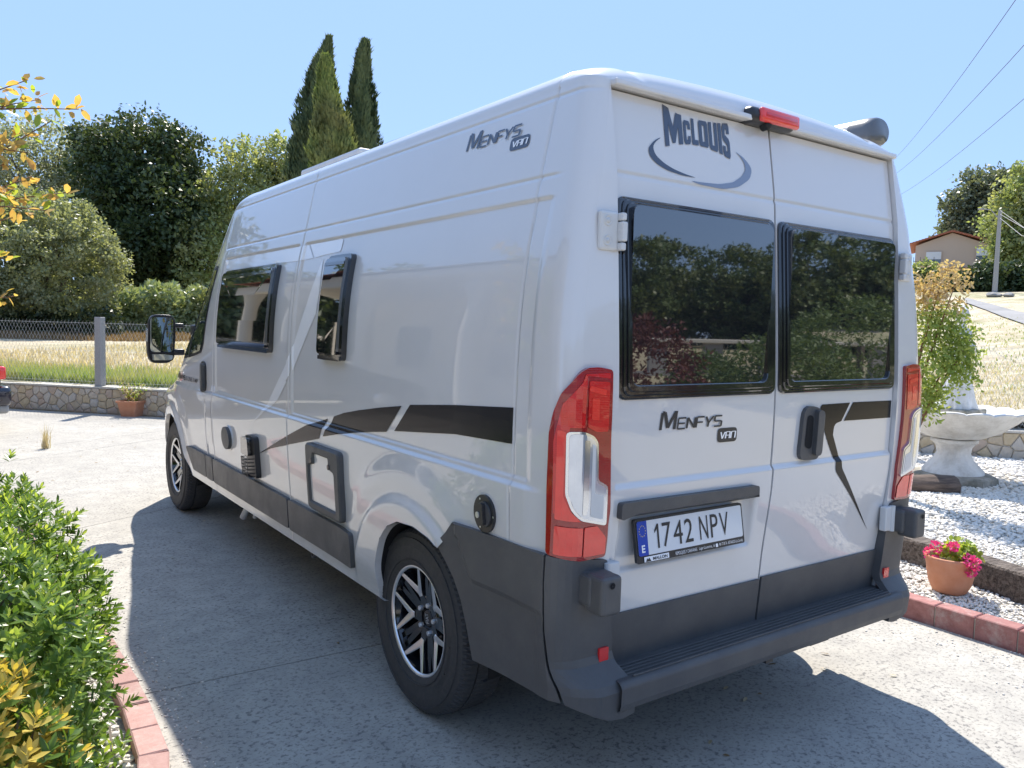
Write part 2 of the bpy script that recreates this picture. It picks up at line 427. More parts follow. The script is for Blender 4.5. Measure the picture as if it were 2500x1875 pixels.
def bpoint(p, row):
    kind, q, sg = row
    if kind == 's': zp = q; wx = Wz(zp)
    else: wx, zp = q
    zq = min(zp, 2.33); yp = YD(zq)-.02
    y = p if p >= .29 else p+yp*(1-p/.29)
    z = zp if zp < .9 else .9+(zp-.9)*K(y)
    if kind == 's': x = (wx+D(y, z))*T(y)
    else:
        x = wx*T(y)
        for ys in (2.32, .294):
            if abs(y-ys) < .0045: z -= .006*(1-abs(y-ys)/.0045)
    qd = y-yp
    if qd < RC: x -= (RC-math.sqrt(max(0, RC*RC-(RC-qd)**2)))*(1 if kind == 's' else max(0, wx-.2)/.67)
    if kind == 'r':
        ry = .24
        if qd < ry:
            H = z-2.325; z = 2.325+H*math.sqrt(max(0, 1-((ry-qd)/ry)**2))
    if zp > .9 and y > 3.7:
        bulge = .30*sstep(3.7, 4.75, y)*(1-sstep(5.2, 5.8, y))
        wmax = .95
        y += bulge*(1-(min(1, x/wmax))**2)*sstep(1.7, 2.35, zp)
    return (sg*x, y, z)
NR, NC = len(rows), len(cols)
P = [[bpoint(c, r) for c in cols] for r in rows]
keep = np.ones((NR-1, NC-1), bool)
# cut the wheel openings
side_rows = [i for i in range(NR) if rows[i][0] == 's']
for i in range(NR-1):
    if rows[i][0] != 's' or rows[i+1][0] != 's' or rows[i][1] > .95: continue
    zc = (rows[i][1]+rows[i+1][1])/2
    for j in range(NC-1):
        yc = (P[i][j][1]+P[i][j+1][1]+P[i+1][j][1]+P[i+1][j+1][1])/4
        for A_ in (ARCH_R, ARCH_F):
            if inpoly((yc, zc), A_): keep[i, j] = False
        if yc < .712 and zc < min(.845, .745+(.74-yc)*.85)-.012: keep[i, j] = False       # bumper covers this corner
bound = {}
for i in range(NR):
    if rows[i][0] != 's' or rows[i][1] > .95: continue
    for j in range(NC):
        cs = [keep[a, b] for a in (i-1, i) for b in (j-1, j) if 0 <= a < NR-1 and 0 <= b < NC-1]
        if any(cs) and not all(cs):
            y, z = P[i][j][1], P[i][j][2]
            A_ = ARCH_R if y < 3 else ARCH_F
            if y < .69: continue
            q = nearest((y, z), A_)
            if q[1] < .385: q = (q[0], .385)
            if math.hypot(q[0]-y, q[1]-z) < .03:
                P[i][j] = (rows[i][2]*(side_x(*q)), q[0], q[1])
def facepart(i, j):
    y = (P[i][j][1]+P[i+1][j+1][1])/2; z = (P[i][j][2]+P[i+1][j+1][2])/2; zp = rows[i][1] if rows[i][0] == 's' else 2.33
    if rows[i][0] == 'r' and rows[i+1][0] == 'r':
        if 4.05 < cols[j] < 5.0 and abs(P[i][j][0]) < .80: return 'windscreen'
        return 'body'
    if rows[i][0] == 's' and rows[i+1][0] == 's' and 3.775 <= cols[j] < 4.86 and z > .62 and zp < 2.28: return 'cab_door'+('L' if P[i][j][0] < 0 else 'R')
    return 'body'
groups = {}
for i in range(NR-1):
    for j in range(NC-1):
        if keep[i, j]: groups.setdefault(facepart(i, j), []).append((i, j))
flat = np.array(P).reshape(-1, 3)
body = None; parts_of = {}
for g, cells in groups.items():
    idx = np.array([[i*NC+j, i*NC+j+1, (i+1)*NC+j+1, (i+1)*NC+j] for i, j in cells])
    uq, inv = np.unique(idx, return_inverse=True)
    nm = {'body': 'body', 'windscreen': 'windscreen', 'cab_doorL': 'cab_door', 'cab_doorR': 'cab_door'}[g]
    o = nobj(nm, flat[uq], inv.reshape(idx.shape), M_GLASS if g == 'windscreen' else M_PAINT, van, True)
    parts_of[g] = o
body = parts_of['body']
# rear frame round the door opening, nose cap and arch lips in one mesh joined to the body look
bm = bmesh.new()
def fedge(row):
    kind, q, sg = row
    z = min(q if kind == 's' else 2.33, 2.33); return z
out = [Vector(P[i][0]) for i in range(NR)]
inn = []
for i in range(NR):
    x, y, z = P[i][0]
    if rows[i][0] == 's' and z < 2.305: inn.append(Vector((math.copysign(min(.802, abs(x)), x), y+.0, z)))
    else: inn.append(Vector((max(-.802, min(.802, x)), y+.0, 2.304)))
deep = [v+Vector((0, .05, 0)) for v in inn]
A_, B_, C_ = ([bm.verts.new(v) for v in L_] for L_ in (out, inn, deep))
for i in range(NR-1):
    for a, b in ((A_, B_), (B_, C_)):
        try: bm.faces.new((a[i], a[i+1], b[i+1], b[i]))
        except Exception: pass
bmesh.ops.recalc_face_normals(bm, faces=bm.faces)
bobj('door_surround', bm, M_PAINT, van, False)
bm = bmesh.new(); bm.faces.new([bm.verts.new(P[i][NC-1]) for i in range(NR)]); bobj('nose_panel', bm, M_TRIM, van)
# arch lips + wheel wells
for sgn in (-1, 1):
    for A_, yc in ((ARCH_R, .985), (ARCH_F, 5.02)):
        bm = bmesh.new(); pr = None
        pts = rpoly(A_, .05, 4)
        for (y, z) in pts:
            if y < .715: continue
            if z < .385: z = .385
            x = side_x(y, z)
            cur = [bm.verts.new((sgn*(x+.002), y, z)), bm.verts.new((sgn*(x-.028), y, z-.004))]
            if pr: bm.faces.new((pr[0], cur[0], cur[1], pr[1]))
            pr = cur
        bobj('arch_lip', bm, M_PAINT, van, True)
        bm = bmesh.new(); pr = None
        for (y, z) in pts:
            cur = [bm.verts.new((sgn*(side_x(y, max(z, .4))-.024), y, z+.004)), bm.verts.new((sgn*.62, y+(y-yc)*.05, z+.05))]
            if pr: bm.faces.new((pr[0], cur[0], cur[1], pr[1]))
            pr = cur
        mid = [bm.verts.new((sgn*.62, yc-.5, .2)), bm.verts.new((sgn*.62, yc+.5, .2)), bm.verts.new((sgn*.62, yc+.5, .95)), bm.verts.new((sgn*.62, yc-.5, .95))]
        bm.faces.new(mid)
        bobj('wheel_well', bm, M_GAP, van, True)
# underbody
bm = bmesh.new()
box(bm, (0, 2.85, .40), (1.86, 3.05, .10)); box(bm, (0, 3.0, .36), (1.1, 5.4, .12)); box(bm, (0, .46, .44), (1.6, .50, .10))
box(bm, (0, 5.4, .42), (1.2, .8, .2)); box(bm, (0, 1.0, .38), (1.7, .1, .1)); box(bm, (.45, 1.9, .29), (.5, .9, .16)); box(bm, (-.35, 3.2, .30), (.6, .7, .12))
bobj('underbody', bm, M_GAP, van)
# sill flange
for sgn in (-1, 1):
    bm = bmesh.new(); pr = None
    for y in frange(1.28, 4.40, .1)+[4.40]:
        x = side_x(y, .39); cur = [bm.verts.new((sgn*x, y, .386)), bm.verts.new((sgn*(x-.02), y, .372)), bm.verts.new((sgn*(x-.12), y, .375))]
        if pr:
            for k in (0, 1): bm.faces.new((pr[k], cur[k], cur[k+1], pr[k+1]))
        pr = cur
    bobj('sill_flange', bm, M_PAINT, van, True)
# drain pipe stubs
bm = bmesh.new(); tube(bm, [(-.86, 3.42, .40), (-.90, 3.50, .25)], .022, 10); tube(bm, [(-.84, 3.33, .40), (-.86, 3.38, .27)], .014, 8)
bobj('drain_pipe', bm, M_WPLAST, van, True)
bm = bmesh.new(); lathe(bm, [(.012, 0), (.022, 0), (.024, .02), (.022, .05), (.012, .05)], 14, 'x', (-.93, 2.2, .335)); tube(bm, [(-.90, 2.2, .335), (-.82, 2.2, .40)], .012, 8)
bobj('drain_tap', bm, M_STEEL, van, True)

# ---- cab door windows, handle, mirror
dw = [(3.955, 1.925), (3.965, 1.795), (3.985, 1.55), (4.02, 1.385), (4.07, 1.32), (4.30, 1.285), (4.56, 1.26), (4.80, 1.255), (4.70, 1.36), (4.555, 1.56), (4.423, 1.754), (4.30, 1.86), (4.196, 1.905), (4.08, 1.93)]
for sgn, dpart in ((-1, parts_of['cab_doorL']), (1, parts_of['cab_doorR'])):
    mp = smap if sgn < 0 else smapR
    rub = patch('window_rubber', rpoly(dw, .02, 3), mp, .003, M_RUBBER, dpart, cu=.05, cv=.05)
    cx_, cz_ = 4.28, 1.56
    inner = [(cx_+(a-cx_)*.93, cz_+(b-cz_)*.93) for a, b in dw]
    patch('window', rpoly(inner, .02, 3), mp, .005, M_GLASS, dpart, cu=.05, cv=.05)
    patch('window_divider', [(4.40, 1.275), (4.425, 1.273), (4.395, 1.80), (4.37, 1.82)], mp, .009, M_TRIM2, dpart, thick=.006)
    patch('handle_recess', rpoly([(3.93, 1.05), (4.075, 1.05), (4.075, 1.262), (3.93, 1.262)], .06), mp, .006, M_TRIM2, dpart, thick=.01, bevel=.004)
    patch('door_handle', rpoly([(3.945, 1.06), (3.985, 1.06), (3.985, 1.25), (3.945, 1.25)], .02), mp, .032, M_TRIM, dpart, thick=.028, bevel=.006)
    patch('sliding_door_pocket', [(3.80, .71), (3.93, .71), (3.93, 1.0), (3.80, 1.0)], mp, .0015, M_PAINT, dpart)
    # mirror
    bm = bmesh.new()
    def sup(px, pz):
        c_, s_ = math.cos(px), math.sin(px)
        return (math.copysign(abs(c_)**.45, c_), math.copysign(abs(s_)**.45, s_))
    rings = []
    prof = [(4.885, .92), (4.88, .985), (4.90, 1.0), (4.95, .99), (5.01, .90), (5.05, .70), (5.075, .40), (5.08, .05)]
    for y, k in prof:
        ring = []
        for t in range(40):
            a, b = sup(2*PI*t/40, 0)
            # wider at top than the bottom
            tw = 1.0 if b > 0 else 1.0-.06*abs(b)
            ring.append(bm.verts.new((sgn*(1.108+.100*a*k*tw-.006*b), y, 1.393+.190*b*k)))
        rings.append(ring)
    for i in range(len(rings)-1):
        for t in range(40): bm.faces.new((rings[i][t], rings[i][(t+1) % 40], rings[i+1][(t+1) % 40], rings[i+1][t]))
    bm.faces.new(rings[-1]); bmesh.ops.recalc_face_normals(bm, faces=bm.faces)
    mir = bobj('wing_mirror', bm, M_TRIM2, van, True)
    MX = -.052
    for z0, z1 in ((1.292, 1.560), (1.228, 1.275)):
        bm = bmesh.new()
        pts = rpoly([(1.078, z0), (1.245, z0), (1.245, z1), (1.078, z1)], .03, 5)
        if z0 < 1.25: pts = rpoly([(1.085, z0), (1.235, z0), (1.248, z1), (1.078, z1)], [.04, .04, .01, .01], 5)
        vs_ = [bm.verts.new((sgn*(a+MX), 4.878, b)) for a, b in pts]; bm.faces.new(vs_)
        bobj('mirror_glass', bm, M_MIRROR, mir)
    bm = bmesh.new(); box(bm, (sgn*1.108, 4.879, 1.283), (.185, .012, .018), bevel=.003)
    vs_ = [bm.verts.new((sgn*(a+MX), 4.882, b)) for a, b in rpoly([(1.07, 1.215), (1.25, 1.215), (1.25, 1.572), (1.07, 1.572)], .05, 5)]; bm.faces.new(vs_)
    bobj('mirror_bezel', bm, M_RUBBER, mir)
    bm = bmesh.new(); box(bm, (sgn*.985, 4.93, 1.50), (.09, .07, .035), bevel=.01); box(bm, (sgn*.985, 4.93, 1.29), (.10, .08, .05), bevel=.012)
    box(bm, (sgn*(side_x(4.85, 1.38)+.012), 4.86, 1.385), (.03, .14, .25), bevel=.012)
    bobj('mirror_arm', bm, M_TRIM2, mir, True)
    bm = bmesh.new(); box(bm, (sgn*1.206, 4.93, 1.42), (.012, .05, .10), bevel=.004); bobj('side_repeater', bm, M_CLEAR, mir)

# ---- side windows (left)
def side_window(y0, y1, z0, z1):
    base = patch('side_window', rpoly([(y0, z0), (y1, z0), (y1, z1), (y0, z1)], .03), smap, .026, M_FRAME, van, thick=.04, bevel=.010, cu=.3, cv=.2)
    e = .016
    patch('pane', rpoly([(y0+e, z0+.028), (y1-e, z0+.028), (y1-e, z1-e), (y0+e, z1-e)], .03), smap, .046, M_ACR, base, thick=.02, bevel=.014, cu=.3, cv=.2)
    patch('window_lip', rpoly([(y0+.02, z1-.05), (y1-.02, z1-.05), (y1-.02, z1-.035), (y0+.02, z1-.035)], .004), smap, .049, M_FRAME, base, thick=.004, bevel=.001, cu=.3)
    patch('drip_rail', rpoly([(y0+.005, z0+.002), (y1-.005, z0+.002), (y1-.005, z0+.020), (y0+.005, z0+.020)], .004), smap, .034, M_FRAME, base, thick=.01, bevel=.003, cu=.3)
    return base
side_window(2.595, 3.585, 1.375, 1.868)
side_window(1.610, 1.875, 1.378, 1.868)

# ---- lower side mouldings
for a, b in ((1.50, 2.312), (2.328, 3.765), (3.785, 3.948), (3.962, 4.40)):
    pl = [(a, .452), (b, .452), (b, .615), (a, .615)]
    if a == 3.962: pl = [(a, .452), (4.31, .452), (4.44, .60), (4.43, .613), (a, .613)]
    patch('side_moulding', rpoly(pl, .022), smap, .022, M_TRIM, van, thick=.03, bevel=.010, cu=.2, cv=.2)
    patch('side_moulding', rpoly(pl, .022), smapR, .022, M_TRIM, van, thick=.03, bevel=.010, cu=.2, cv=.2)
# ---- service flaps
fr = patch('toilet_hatch', rpoly([(1.592, .638), (1.995, .638), (1.995, .966), (1.592, .966)], .03), smap, .030, M_TRIM, van, thick=.035, bevel=.008, cu=.2, cv=.2,
           hole=rpoly([(1.650, .680), (1.650, .858), (1.712, .870), (1.712, .922), (1.898, .922), (1.898, .870), (1.958, .858), (1.958, .680)], .012, 3))
patch('hatch_door', rpoly([(1.63, .665), (1.96, .665), (1.96, .94), (1.63, .94)], .01), smap, .019, M_PAINT, fr, cu=.2, cv=.2)
for y in (1.698, 1.915): patch('hatch_lock', ell(y, .885, .011, .013, 14), smap, .034, M_STEEL, fr, thick=.004, bevel=.002)
patch('door_catch', [(1.60, .30), (1.60, .31), (1.61, .31)], smap, -.1, M_GAP, fr)
cap = patch('round_socket_cover', ell(3.40, .803, .082, .072, 30), smap, .026, M_TRIM, van, thick=.03, bevel=.012, smooth=False)
patch('cover_ring', ell(3.405, .803, .09, .080, 30), smap, .006, M_PAINT, van, thick=.008, bevel=.003)
# vent / lamp box with grille
ob = patch('outlet_box', rpoly([(2.79, .640), (2.955, .640), (2.955, .885), (2.79, .885)], .03), smap, .030, M_TRIM2, van, thick=.034, bevel=.006)
patch('outlet_lid', rpoly([(2.83, .770), (2.965, .770), (2.955, .875), (2.835, .875)], .02), smap, .058, M_FRAME, ob, thick=.03, bevel=.006)
bm = bmesh.new()
for k in range(6):
    z = .650+k*.021; tube(bm, [smap(2.815, z, .030), smap(2.82, z, .062), smap(2.94, z, .066), smap(2.95, z, .030)], .0028, 5)
for k in range(5):
    y = 2.835+k*.025; tube(bm, [smap(y, .645, .03), smap(y, .650, .065), smap(y, .76, .065)], .0028, 5)
bobj('outlet_grille', bm, M_TRIM2, ob)
# fuel cap
fc = patch('filler_cap', ell(.425, .930, .061, .064, 32), smap, .010, M_TRIM2, van, thick=.012, bevel=.005)
patch('cap_turn', ell(.418, .930, .040, .043, 24), smap, .017, M_TRIM, fc, thick=.006, bevel=.003)
patch('cap_grip', rpoly([(.432, .890), (.398, .897), (.405, .970), (.439, .965)], .01), smap, .030, M_TRIM2, fc, thick=.02, bevel=.006)
patch('cap_lock', ell(.430, .928, .010, .011, 12), smap, .033, M_ALU, fc, thick=.004, bevel=.001)
for a in (60, 180, 300): patch('cap_screw', ell(.418+.052*math.cos(R(a)), .930+.055*math.sin(R(a)), .004, .004, 8), smap, .0115, M_ALU, fc)

# ---- decals on the side
CV = [1.02+.006*i for i in range(14)]
def side_decal(name, pts, m, off=.0022): return patch(name, pts, smap, off, m, van, cu=.05, cv=.05, cutsv=CV+[1.95, 1.956, 1.96, 1.966], cutsu=[2.268, 2.275, 2.282, 2.3155, 2.32, 2.3245, 2.357, 2.364, 2.371])
side_decal('black_stripe', [(.299, 1.297), (.654, 1.272), (.99, 1.241), (1.123, 1.122), (.65, 1.168), (.301, 1.180)], M_BLACK)
side_decal('black_stripe', [(1.06, 1.230), (1.25, 1.205), (1.461, 1.173), (1.62, 1.145), (1.737, 1.116), (1.828, 1.011), (1.62, 1.050), (1.459, 1.076), (1.194, 1.110)], M_BLACK)
side_decal('black_stripe', [(1.812, 1.098), (2.05, 1.038), (2.314, .955), (2.317, .905), (1.874, .995)], M_BLACK)
side_decal('black_stripe', [(2.326, .950), (2.58, .865), (2.821, .782), (2.6, .845), (2.326, .902)], M_BLACK)
side_decal('white_stripe', rpoly([(3.73, 1.949), (2.328, 1.949), (2.328, 1.872), (2.62, 1.876), (3.62, 1.876)], [.03, 0, 0, 0, .05]), M_WHITE)
side_decal('white_stripe', [(2.312, 1.949), (2.235, 1.949), (2.14, 1.876), (2.312, 1.872)], M_WHITE)
side_decal('white_stripe', rpoly([(2.215, 1.949), (1.80, 1.949), (1.805, 1.888), (1.99, 1.884), (2.12, 1.876)], [0, .02, .02, 0, 0]), M_WHITE)
side_decal('white_stripe', [(2.005, 1.872), (1.985, 1.70), (1.997, 1.593), (2.274, 1.300), (2.289, 1.41), (2.14, 1.63)], M_WHITE)
side_decal('white_stripe', [(2.300, 1.395), (2.300, 1.285), (2.50, 1.13), (2.78, 1.0), (2.915, .952), (2.75, 1.03), (2.45, 1.27)], M_WHITE)
# stylised lettering from strokes
def stroke(name, strokes, fn, th, m, parent):
    bm = bmesh.new()
    for n_, (a, b, *rest) in enumerate(strokes):
        t = th*(rest[0] if rest else 1); a = Vector(a); b = Vector(b); d = (b-a).normalized(); nn = Vector((-d.y, d.x))*t/2
        L_ = (b-a).length; k = max(1, int(L_/.05)); pr = None
        for i in range(k+1):
            p = a+d*L_*i/k; cur = [bm.verts.new(fn(*(p+nn), n_*.00012)), bm.verts.new(fn(*(p-nn), n_*.00012))]
            if pr: bm.faces.new((pr[0], pr[1], cur[1], cur[0]))
            pr = cur
    bmesh.ops.recalc_face_normals(bm, faces=bm.faces)
    return bobj(name, bm, m, parent)
def menfys_strokes():
    S = []; h = .60
    # big M
    S += [((0, 0), (0, .95), 1.25), ((0, 1.0), (.10, 1.0), .8), ((.10, .98), (.30, .10), 1.5), ((.30, .10), (.58, 1.0), 1.5), ((.60, 1.02), (.60, 0), 1.35)]
    x = .74; w_ = .34
    def E(x): return [((x, h), (x+w_, h)), ((x, h/2), (x+w_*.92, h/2)), ((x, 0), (x+w_, 0)), ((x, 0), (x, h), .7)]
    def N(x): return [((x, 0), (x, h)), ((x, h), (x+w_, .02)), ((x+w_, 0), (x+w_, h))]
    def F(x): return [((x, 0), (x, h), .9), ((x, h), (x+w_, h)), ((x, h*.5), (x+w_*.85, h*.5))]
    def Y_(x): return [((x, h), (x+w_*.42, h*.42)), ((x+w_, h), (x+w_*.40, h*.38)), ((x+w_*.42, h*.45), (x+w_*.36, 0))]
    def S_(x): return [((x, h), (x+w_, h)), ((x, h), (x, h/2)), ((x, h/2), (x+w_, h/2)), ((x+w_, h/2), (x+w_, 0)), ((x+w_, 0), (x, 0))]
    for k, g in enumerate((E, N, F, Y_, S_)): S += g(x+k*.42)
    return S
def menfys(fn, m, parent, x0, z0, x1, z1, flip, badge, mb=None):
    """word from x0..x1 baseline z0, cap height z1-z0"""
    Lw = 2.80; H = z1-z0
    def g(u, v, h): 
        uu = u/Lw+.16*v*H/abs(x1-x0)*1.0
        return fn(x0+(x1-x0)*uu, z0+v*H, .0025+h)
    stroke('lettering', menfys_strokes(), g, .088, m, parent)
    bx0, bx1, bz0, bz1 = badge
    bw = abs(bx1-bx0)
    patch('badge', rpoly([(bx0, bz0), (bx1, bz0), (bx1, bz1), (bx0, bz1)], .016, 4), fn, .0022, m, parent)
    V = []
    V += [((0, .8), (.14, 0)), ((.14, 0), (.28, .8)), ((.36, 0), (.36, .8)), ((.36, .8), (.62, .8)), ((.62, .8), (.62, 0)), ((.36, .38), (.62, .38)), ((.72, 0), (.72, .8)), ((.72, .8), (1.0, .8)), ((1.0, .8), (1.0, 0))]
    sx = (bx1-bx0)*.74; ox = bx0+(bx1-bx0)*.13
    stroke('badge_lettering', V, lambda u, v, h: fn(ox+sx*(u+.06*v), bz0+(bz1-bz0)*(.26+.58*v), .0032+h), .09, mb or M_WHITE, parent)
menfys(smap, M_DARKBLUE, van, .80, 2.197, .462, 2.260, 1, (.512, .400, 2.148, 2.192))
stroke('lettering', [(( .0+a[0][0]*1.0, a[0][1]), (a[1][0]*1.0, a[1][1]), *(a[2:])) for a in menfys_strokes()],
       lambda u, v, h: smap(4.80-u*.105, 1.098+v*.052, .0025+h), .15, M_LETTER, parts_of['cab_doorL'])
text('lettering', 'S-LINE 3 MP', lambda u, v: smap(4.49-u*.33, 1.098+v*.030, .003), M_LETTER, parts_of['cab_doorL'], offset=.01, shear=.15)

# ---- rear doors
def rear_door(x0, x1):
    xs = sorted({round(x0+(x1-x0)*i/28, 4) for i in range(29)} | ({-.77, -.764, -.757, -.750, -.744, -.11, -.104, -.097, -.09, -.084} if x0 < -.5 else set()))
    zz = frange(.462, .76, .03)+frange(.76, .80, .005)+frange(.80, .945, .025)+frange(.945, .97, .004)+frange(.97, 1.03, .015)+frange(1.03, 1.08, .0035)+frange(1.08, 2.0, .03)+frange(2.0, 2.07, .005)+frange(2.07, 2.298, .025)+[2.298]
    V = []; 
    for z in zz:
        for x in xs: V.append(rmap(x, z, 0))
    n = len(xs); F = [[i*n+j, i*n+j+1, (i+1)*n+j+1, (i+1)*n+j] for i in range(len(zz)-1) for j in range(n-1)]
    # returned edges
    ring = [(0, j) for j in range(n)]+[(i, n-1) for i in range(1, len(zz))]+[(len(zz)-1, j) for j in range(n-2, -1, -1)]+[(i, 0) for i in range(len(zz)-2, 0, -1)]
    base = len(V)
    for (i, j) in ring:
        x, y, z = V[i*n+j]; V.append((x, y+.035, z))
    for k in range(len(ring)):
        a = ring[k]; b = ring[(k+1) % len(ring)]
        F.append([a[0]*n+a[1], b[0]*n+b[1], base+(k+1) % len(ring), base+k])
    o = nobj('rear_door', V, F, M_PAINT, van, True)
    me = o.data; sh = np.zeros(len(me.edges), bool)
    ringset = {frozenset((ring[k][0]*n+ring[k][1], ring[(k+1) % len(ring)][0]*n+ring[(k+1) % len(ring)][1])) for k in range(len(ring))}
    for e in me.edges:
        if frozenset(e.vertices) in ringset: e.use_edge_sharp = True
    return o
doorL = rear_door(-.797, -.0085); doorR = rear_door(.0015, .797)
tag(doorL, 'left rear door with the number plate'); tag(doorR, 'right rear door with the handle')
bm = bmesh.new()
pr = None
for z in frange(.44, 2.31, .06)+[2.31]:
    cur = [bm.verts.new((-.81, YD(z)+.025, z)), bm.verts.new((.81, YD(z)+.025, z))]
    if pr: bm.faces.new((pr[0], pr[1], cur[1], cur[0]))
    pr = cur
bobj('dark_gap_backing', bm, M_GAP, van)  # black sheet behind both doors, its colour stands in for shade in the gaps
def rear_window(door, x0, x1):
    z0, z1 = 1.335, 1.966
    hl = rpoly([(x0+.044, z0+.046), (x1-.068, z0+.046), (x1-.068, z1-.040), (x0+.044, z1-.040)], .03)
    fr = patch('window_frame', rpoly([(x0, z0), (x1, z0), (x1, z1), (x0, z1)], .03), rflat, .012, M_FRAME, door, thick=.012, bevel=.006, cu=.2, cv=.08, hole=hl)
    patch('frame_step', rpoly([(x0+.014, z0+.012), (x1-.014, z0+.012), (x1-.014, z1-.008), (x0+.014, z1-.008)], .03), rflat, .019, M_FRAME, fr, thick=.012, bevel=.004, cu=.2, cv=.08, hole=hl)
    patch('frame_step', rpoly([(x0+.026, z0+.024), (x1-.030, z0+.024), (x1-.030, z1-.018), (x0+.026, z1-.018)], .03), rflat, .026, M_FRAME, fr, thick=.010, bevel=.003, cu=.2, cv=.08, hole=hl)
    def pm(x, z, h):   # planar pane
        a, b = YD(1.34), YD(1.95); y = a+(b-a)*(.5+.05*((z-1.34)/.61-.5))-.003
        return (x, y-.010*(1-((z-1.645)/.31)**2)*0-h, z)
    patch('pane', rpoly([(x0+.034, z0+.034), (x1-.055, z0+.034), (x1-.055, z1-.028), (x0+.034, z1-.028)], .03), pm, .028, M_ACR, fr, thick=.02, bevel=.010, cu=.3, cv=.3)
rear_window(doorL, -.792, -.016); rear_window(doorR, .008, .792)
# black lower door trim
for d_, a, b in ((doorL, -.790, -.010), (doorR, .003, .790)):
    patch('lower_trim', [(a, .466), (b, .466), (b, .632), (a, .638)], rmap, .009, M_TRIM, d_, thick=.01, bevel=.004, cu=.2)
# crease bands are pressed; door handle
h_ = patch('door_handle', rpoly([(.145, 1.075), (.272, 1.072), (.282, 1.268), (.160, 1.292)], [.04, .03, .04, .06]), rmap, .016, M_TRIM, doorR, thick=.018, bevel=.007)
patch('handle_grip', rpoly([(.222, 1.090), (.262, 1.090), (.268, 1.262), (.226, 1.270)], .02), rmap, .034, M_TRIM, h_, thick=.02, bevel=.007)
patch('handle_cup', rpoly([(.170, 1.125), (.215, 1.115), (.218, 1.245), (.178, 1.250)], .02), rmap, .0175, M_GAP, h_)
# sticker
patch('black_stripe', rpoly([(.288, 1.284), (.481, 1.285), (.428, 1.213), (.380, 1.203), (.376, 1.16), (.430, 1.065), (.441, 1.022), (.707, .729), (.56, .872), (.395, 1.016), (.395, 1.06), (.345, 1.13), (.285, 1.235), (.279, 1.271)],
      [.01, 0, 0, .02, 0, .01, .01, 0, .05, .02, .02, .05, .02, .01]), rmap, .0022, M_BLACK, doorR, cu=.04, cv=.03, cutsv=CV)
patch('black_stripe', [(.503, 1.286), (.789, 1.284), (.789, 1.211), (.444, 1.213)], rmap, .0022, M_BLACK, doorR)
menfys(rmap, M_LETTER, doorL, -.598, 1.231, -.300, 1.290, 1, (-.316, -.213, 1.172, 1.222))
# big maker's name and the swoosh
def warp(u, v):
    x = -.561+.326*u
    top = float(np.interp(u, [0, .2, .4, .65, .85, 1], [2.293, 2.273, 2.269, 2.271, 2.277, 2.284])); bot = float(np.interp(u, [0, .2, .4, .6, .75, .85, 1], [2.153, 2.170, 2.180, 2.181, 2.174, 2.169, 2.156]))
    return rmap(x, bot+(top-bot)*v, .0025)
GL = {'M': [(0, 0), (0, 1), (.31, 1), (.50, .52), (.69, 1), (1, 1), (1, 0), (.77, 0), (.77, .58), (.58, .06), (.42, .06), (.23, .58), (.23, 0)],
 'c': [(1, .64), (1, .88), (.84, 1), (.16, 1), (0, .88), (0, .12), (.16, 0), (.84, 0), (1, .12), (1, .36), (.62, .36), (.62, .19), (.38, .19), (.38, .81), (.62, .81), (.62, .64)],
 'L': [(0, 0), (0, 1), (.44, 1), (.44, .20), (1, .20), (1, 0)], 'I': [(0, 0), (0, 1), (1, 1), (1, 0)],
 'O': [(0, .10), (.12, 0), (.88, 0), (1, .10), (1, .90), (.88, 1), (.12, 1), (0, .90)],
 'U': [(0, 1), (.36, 1), (.36, .18), (.64, .18), (.64, 1), (1, 1), (1, .10), (.86, 0), (.14, 0), (0, .10)],
 'S': [(0, .32), (0, .10), (.14, 0), (.86, 0), (1, .10), (1, .47), (.88, .56), (.38, .66), (.38, .82), (.62, .82), (.62, .70), (1, .70), (1, .90), (.86, 1), (.14, 1), (0, .90), (0, .56), (.12, .47), (.62, .37), (.62, .18), (.38, .18), (.38, .32)]}
for ch, a, b, top_ in (('M', 0, .265, 1), ('c', .285, .385, .86), ('L', .405, .500, 1), ('O', .515, .655, 1), ('U', .672, .805, 1), ('I', .822, .872, 1), ('S', .888, 1.0, 1)):
    patch('maker_lettering', GL[ch], lambda u, v, h, a=a, b=b, k=top_: warp(a+(b-a)*u, v*k), 0, M_DARKBLUE, doorL, cu=.24, cv=.24, hole=[(.37, .19), (.63, .19), (.63, .81), (.37, .81)] if ch == 'O' else None)
arc1 = [(-.573, 2.183), (-.611, 2.166), (-.642, 2.135), (-.637, 2.11), (-.611, 2.091), (-.564, 2.075), (-.49, 2.067), (-.418, 2.068), (-.473, 2.073), (-.531, 2.083), (-.578, 2.098), (-.612, 2.119), (-.621, 2.144), (-.603, 2.164)]
arc2 = [(-.454, 2.055), (-.407, 2.047), (-.29, 2.046), (-.204, 2.064), (-.138, 2.101), (-.123, 2.138), (-.145, 2.16), (-.172, 2.177), (-.213, 2.191), (-.182, 2.174), (-.166, 2.158), (-.158, 2.133), (-.181, 2.105), (-.231, 2.077), (-.307, 2.061), (-.397, 2.056)]
patch('swoosh', rpoly(arc1, .02, 3), rmap, .0022, M_DARKBLUE, doorL); patch('swoosh', rpoly(arc2, .02, 3), rmap, .0022, M_MIDBLUE, doorL)
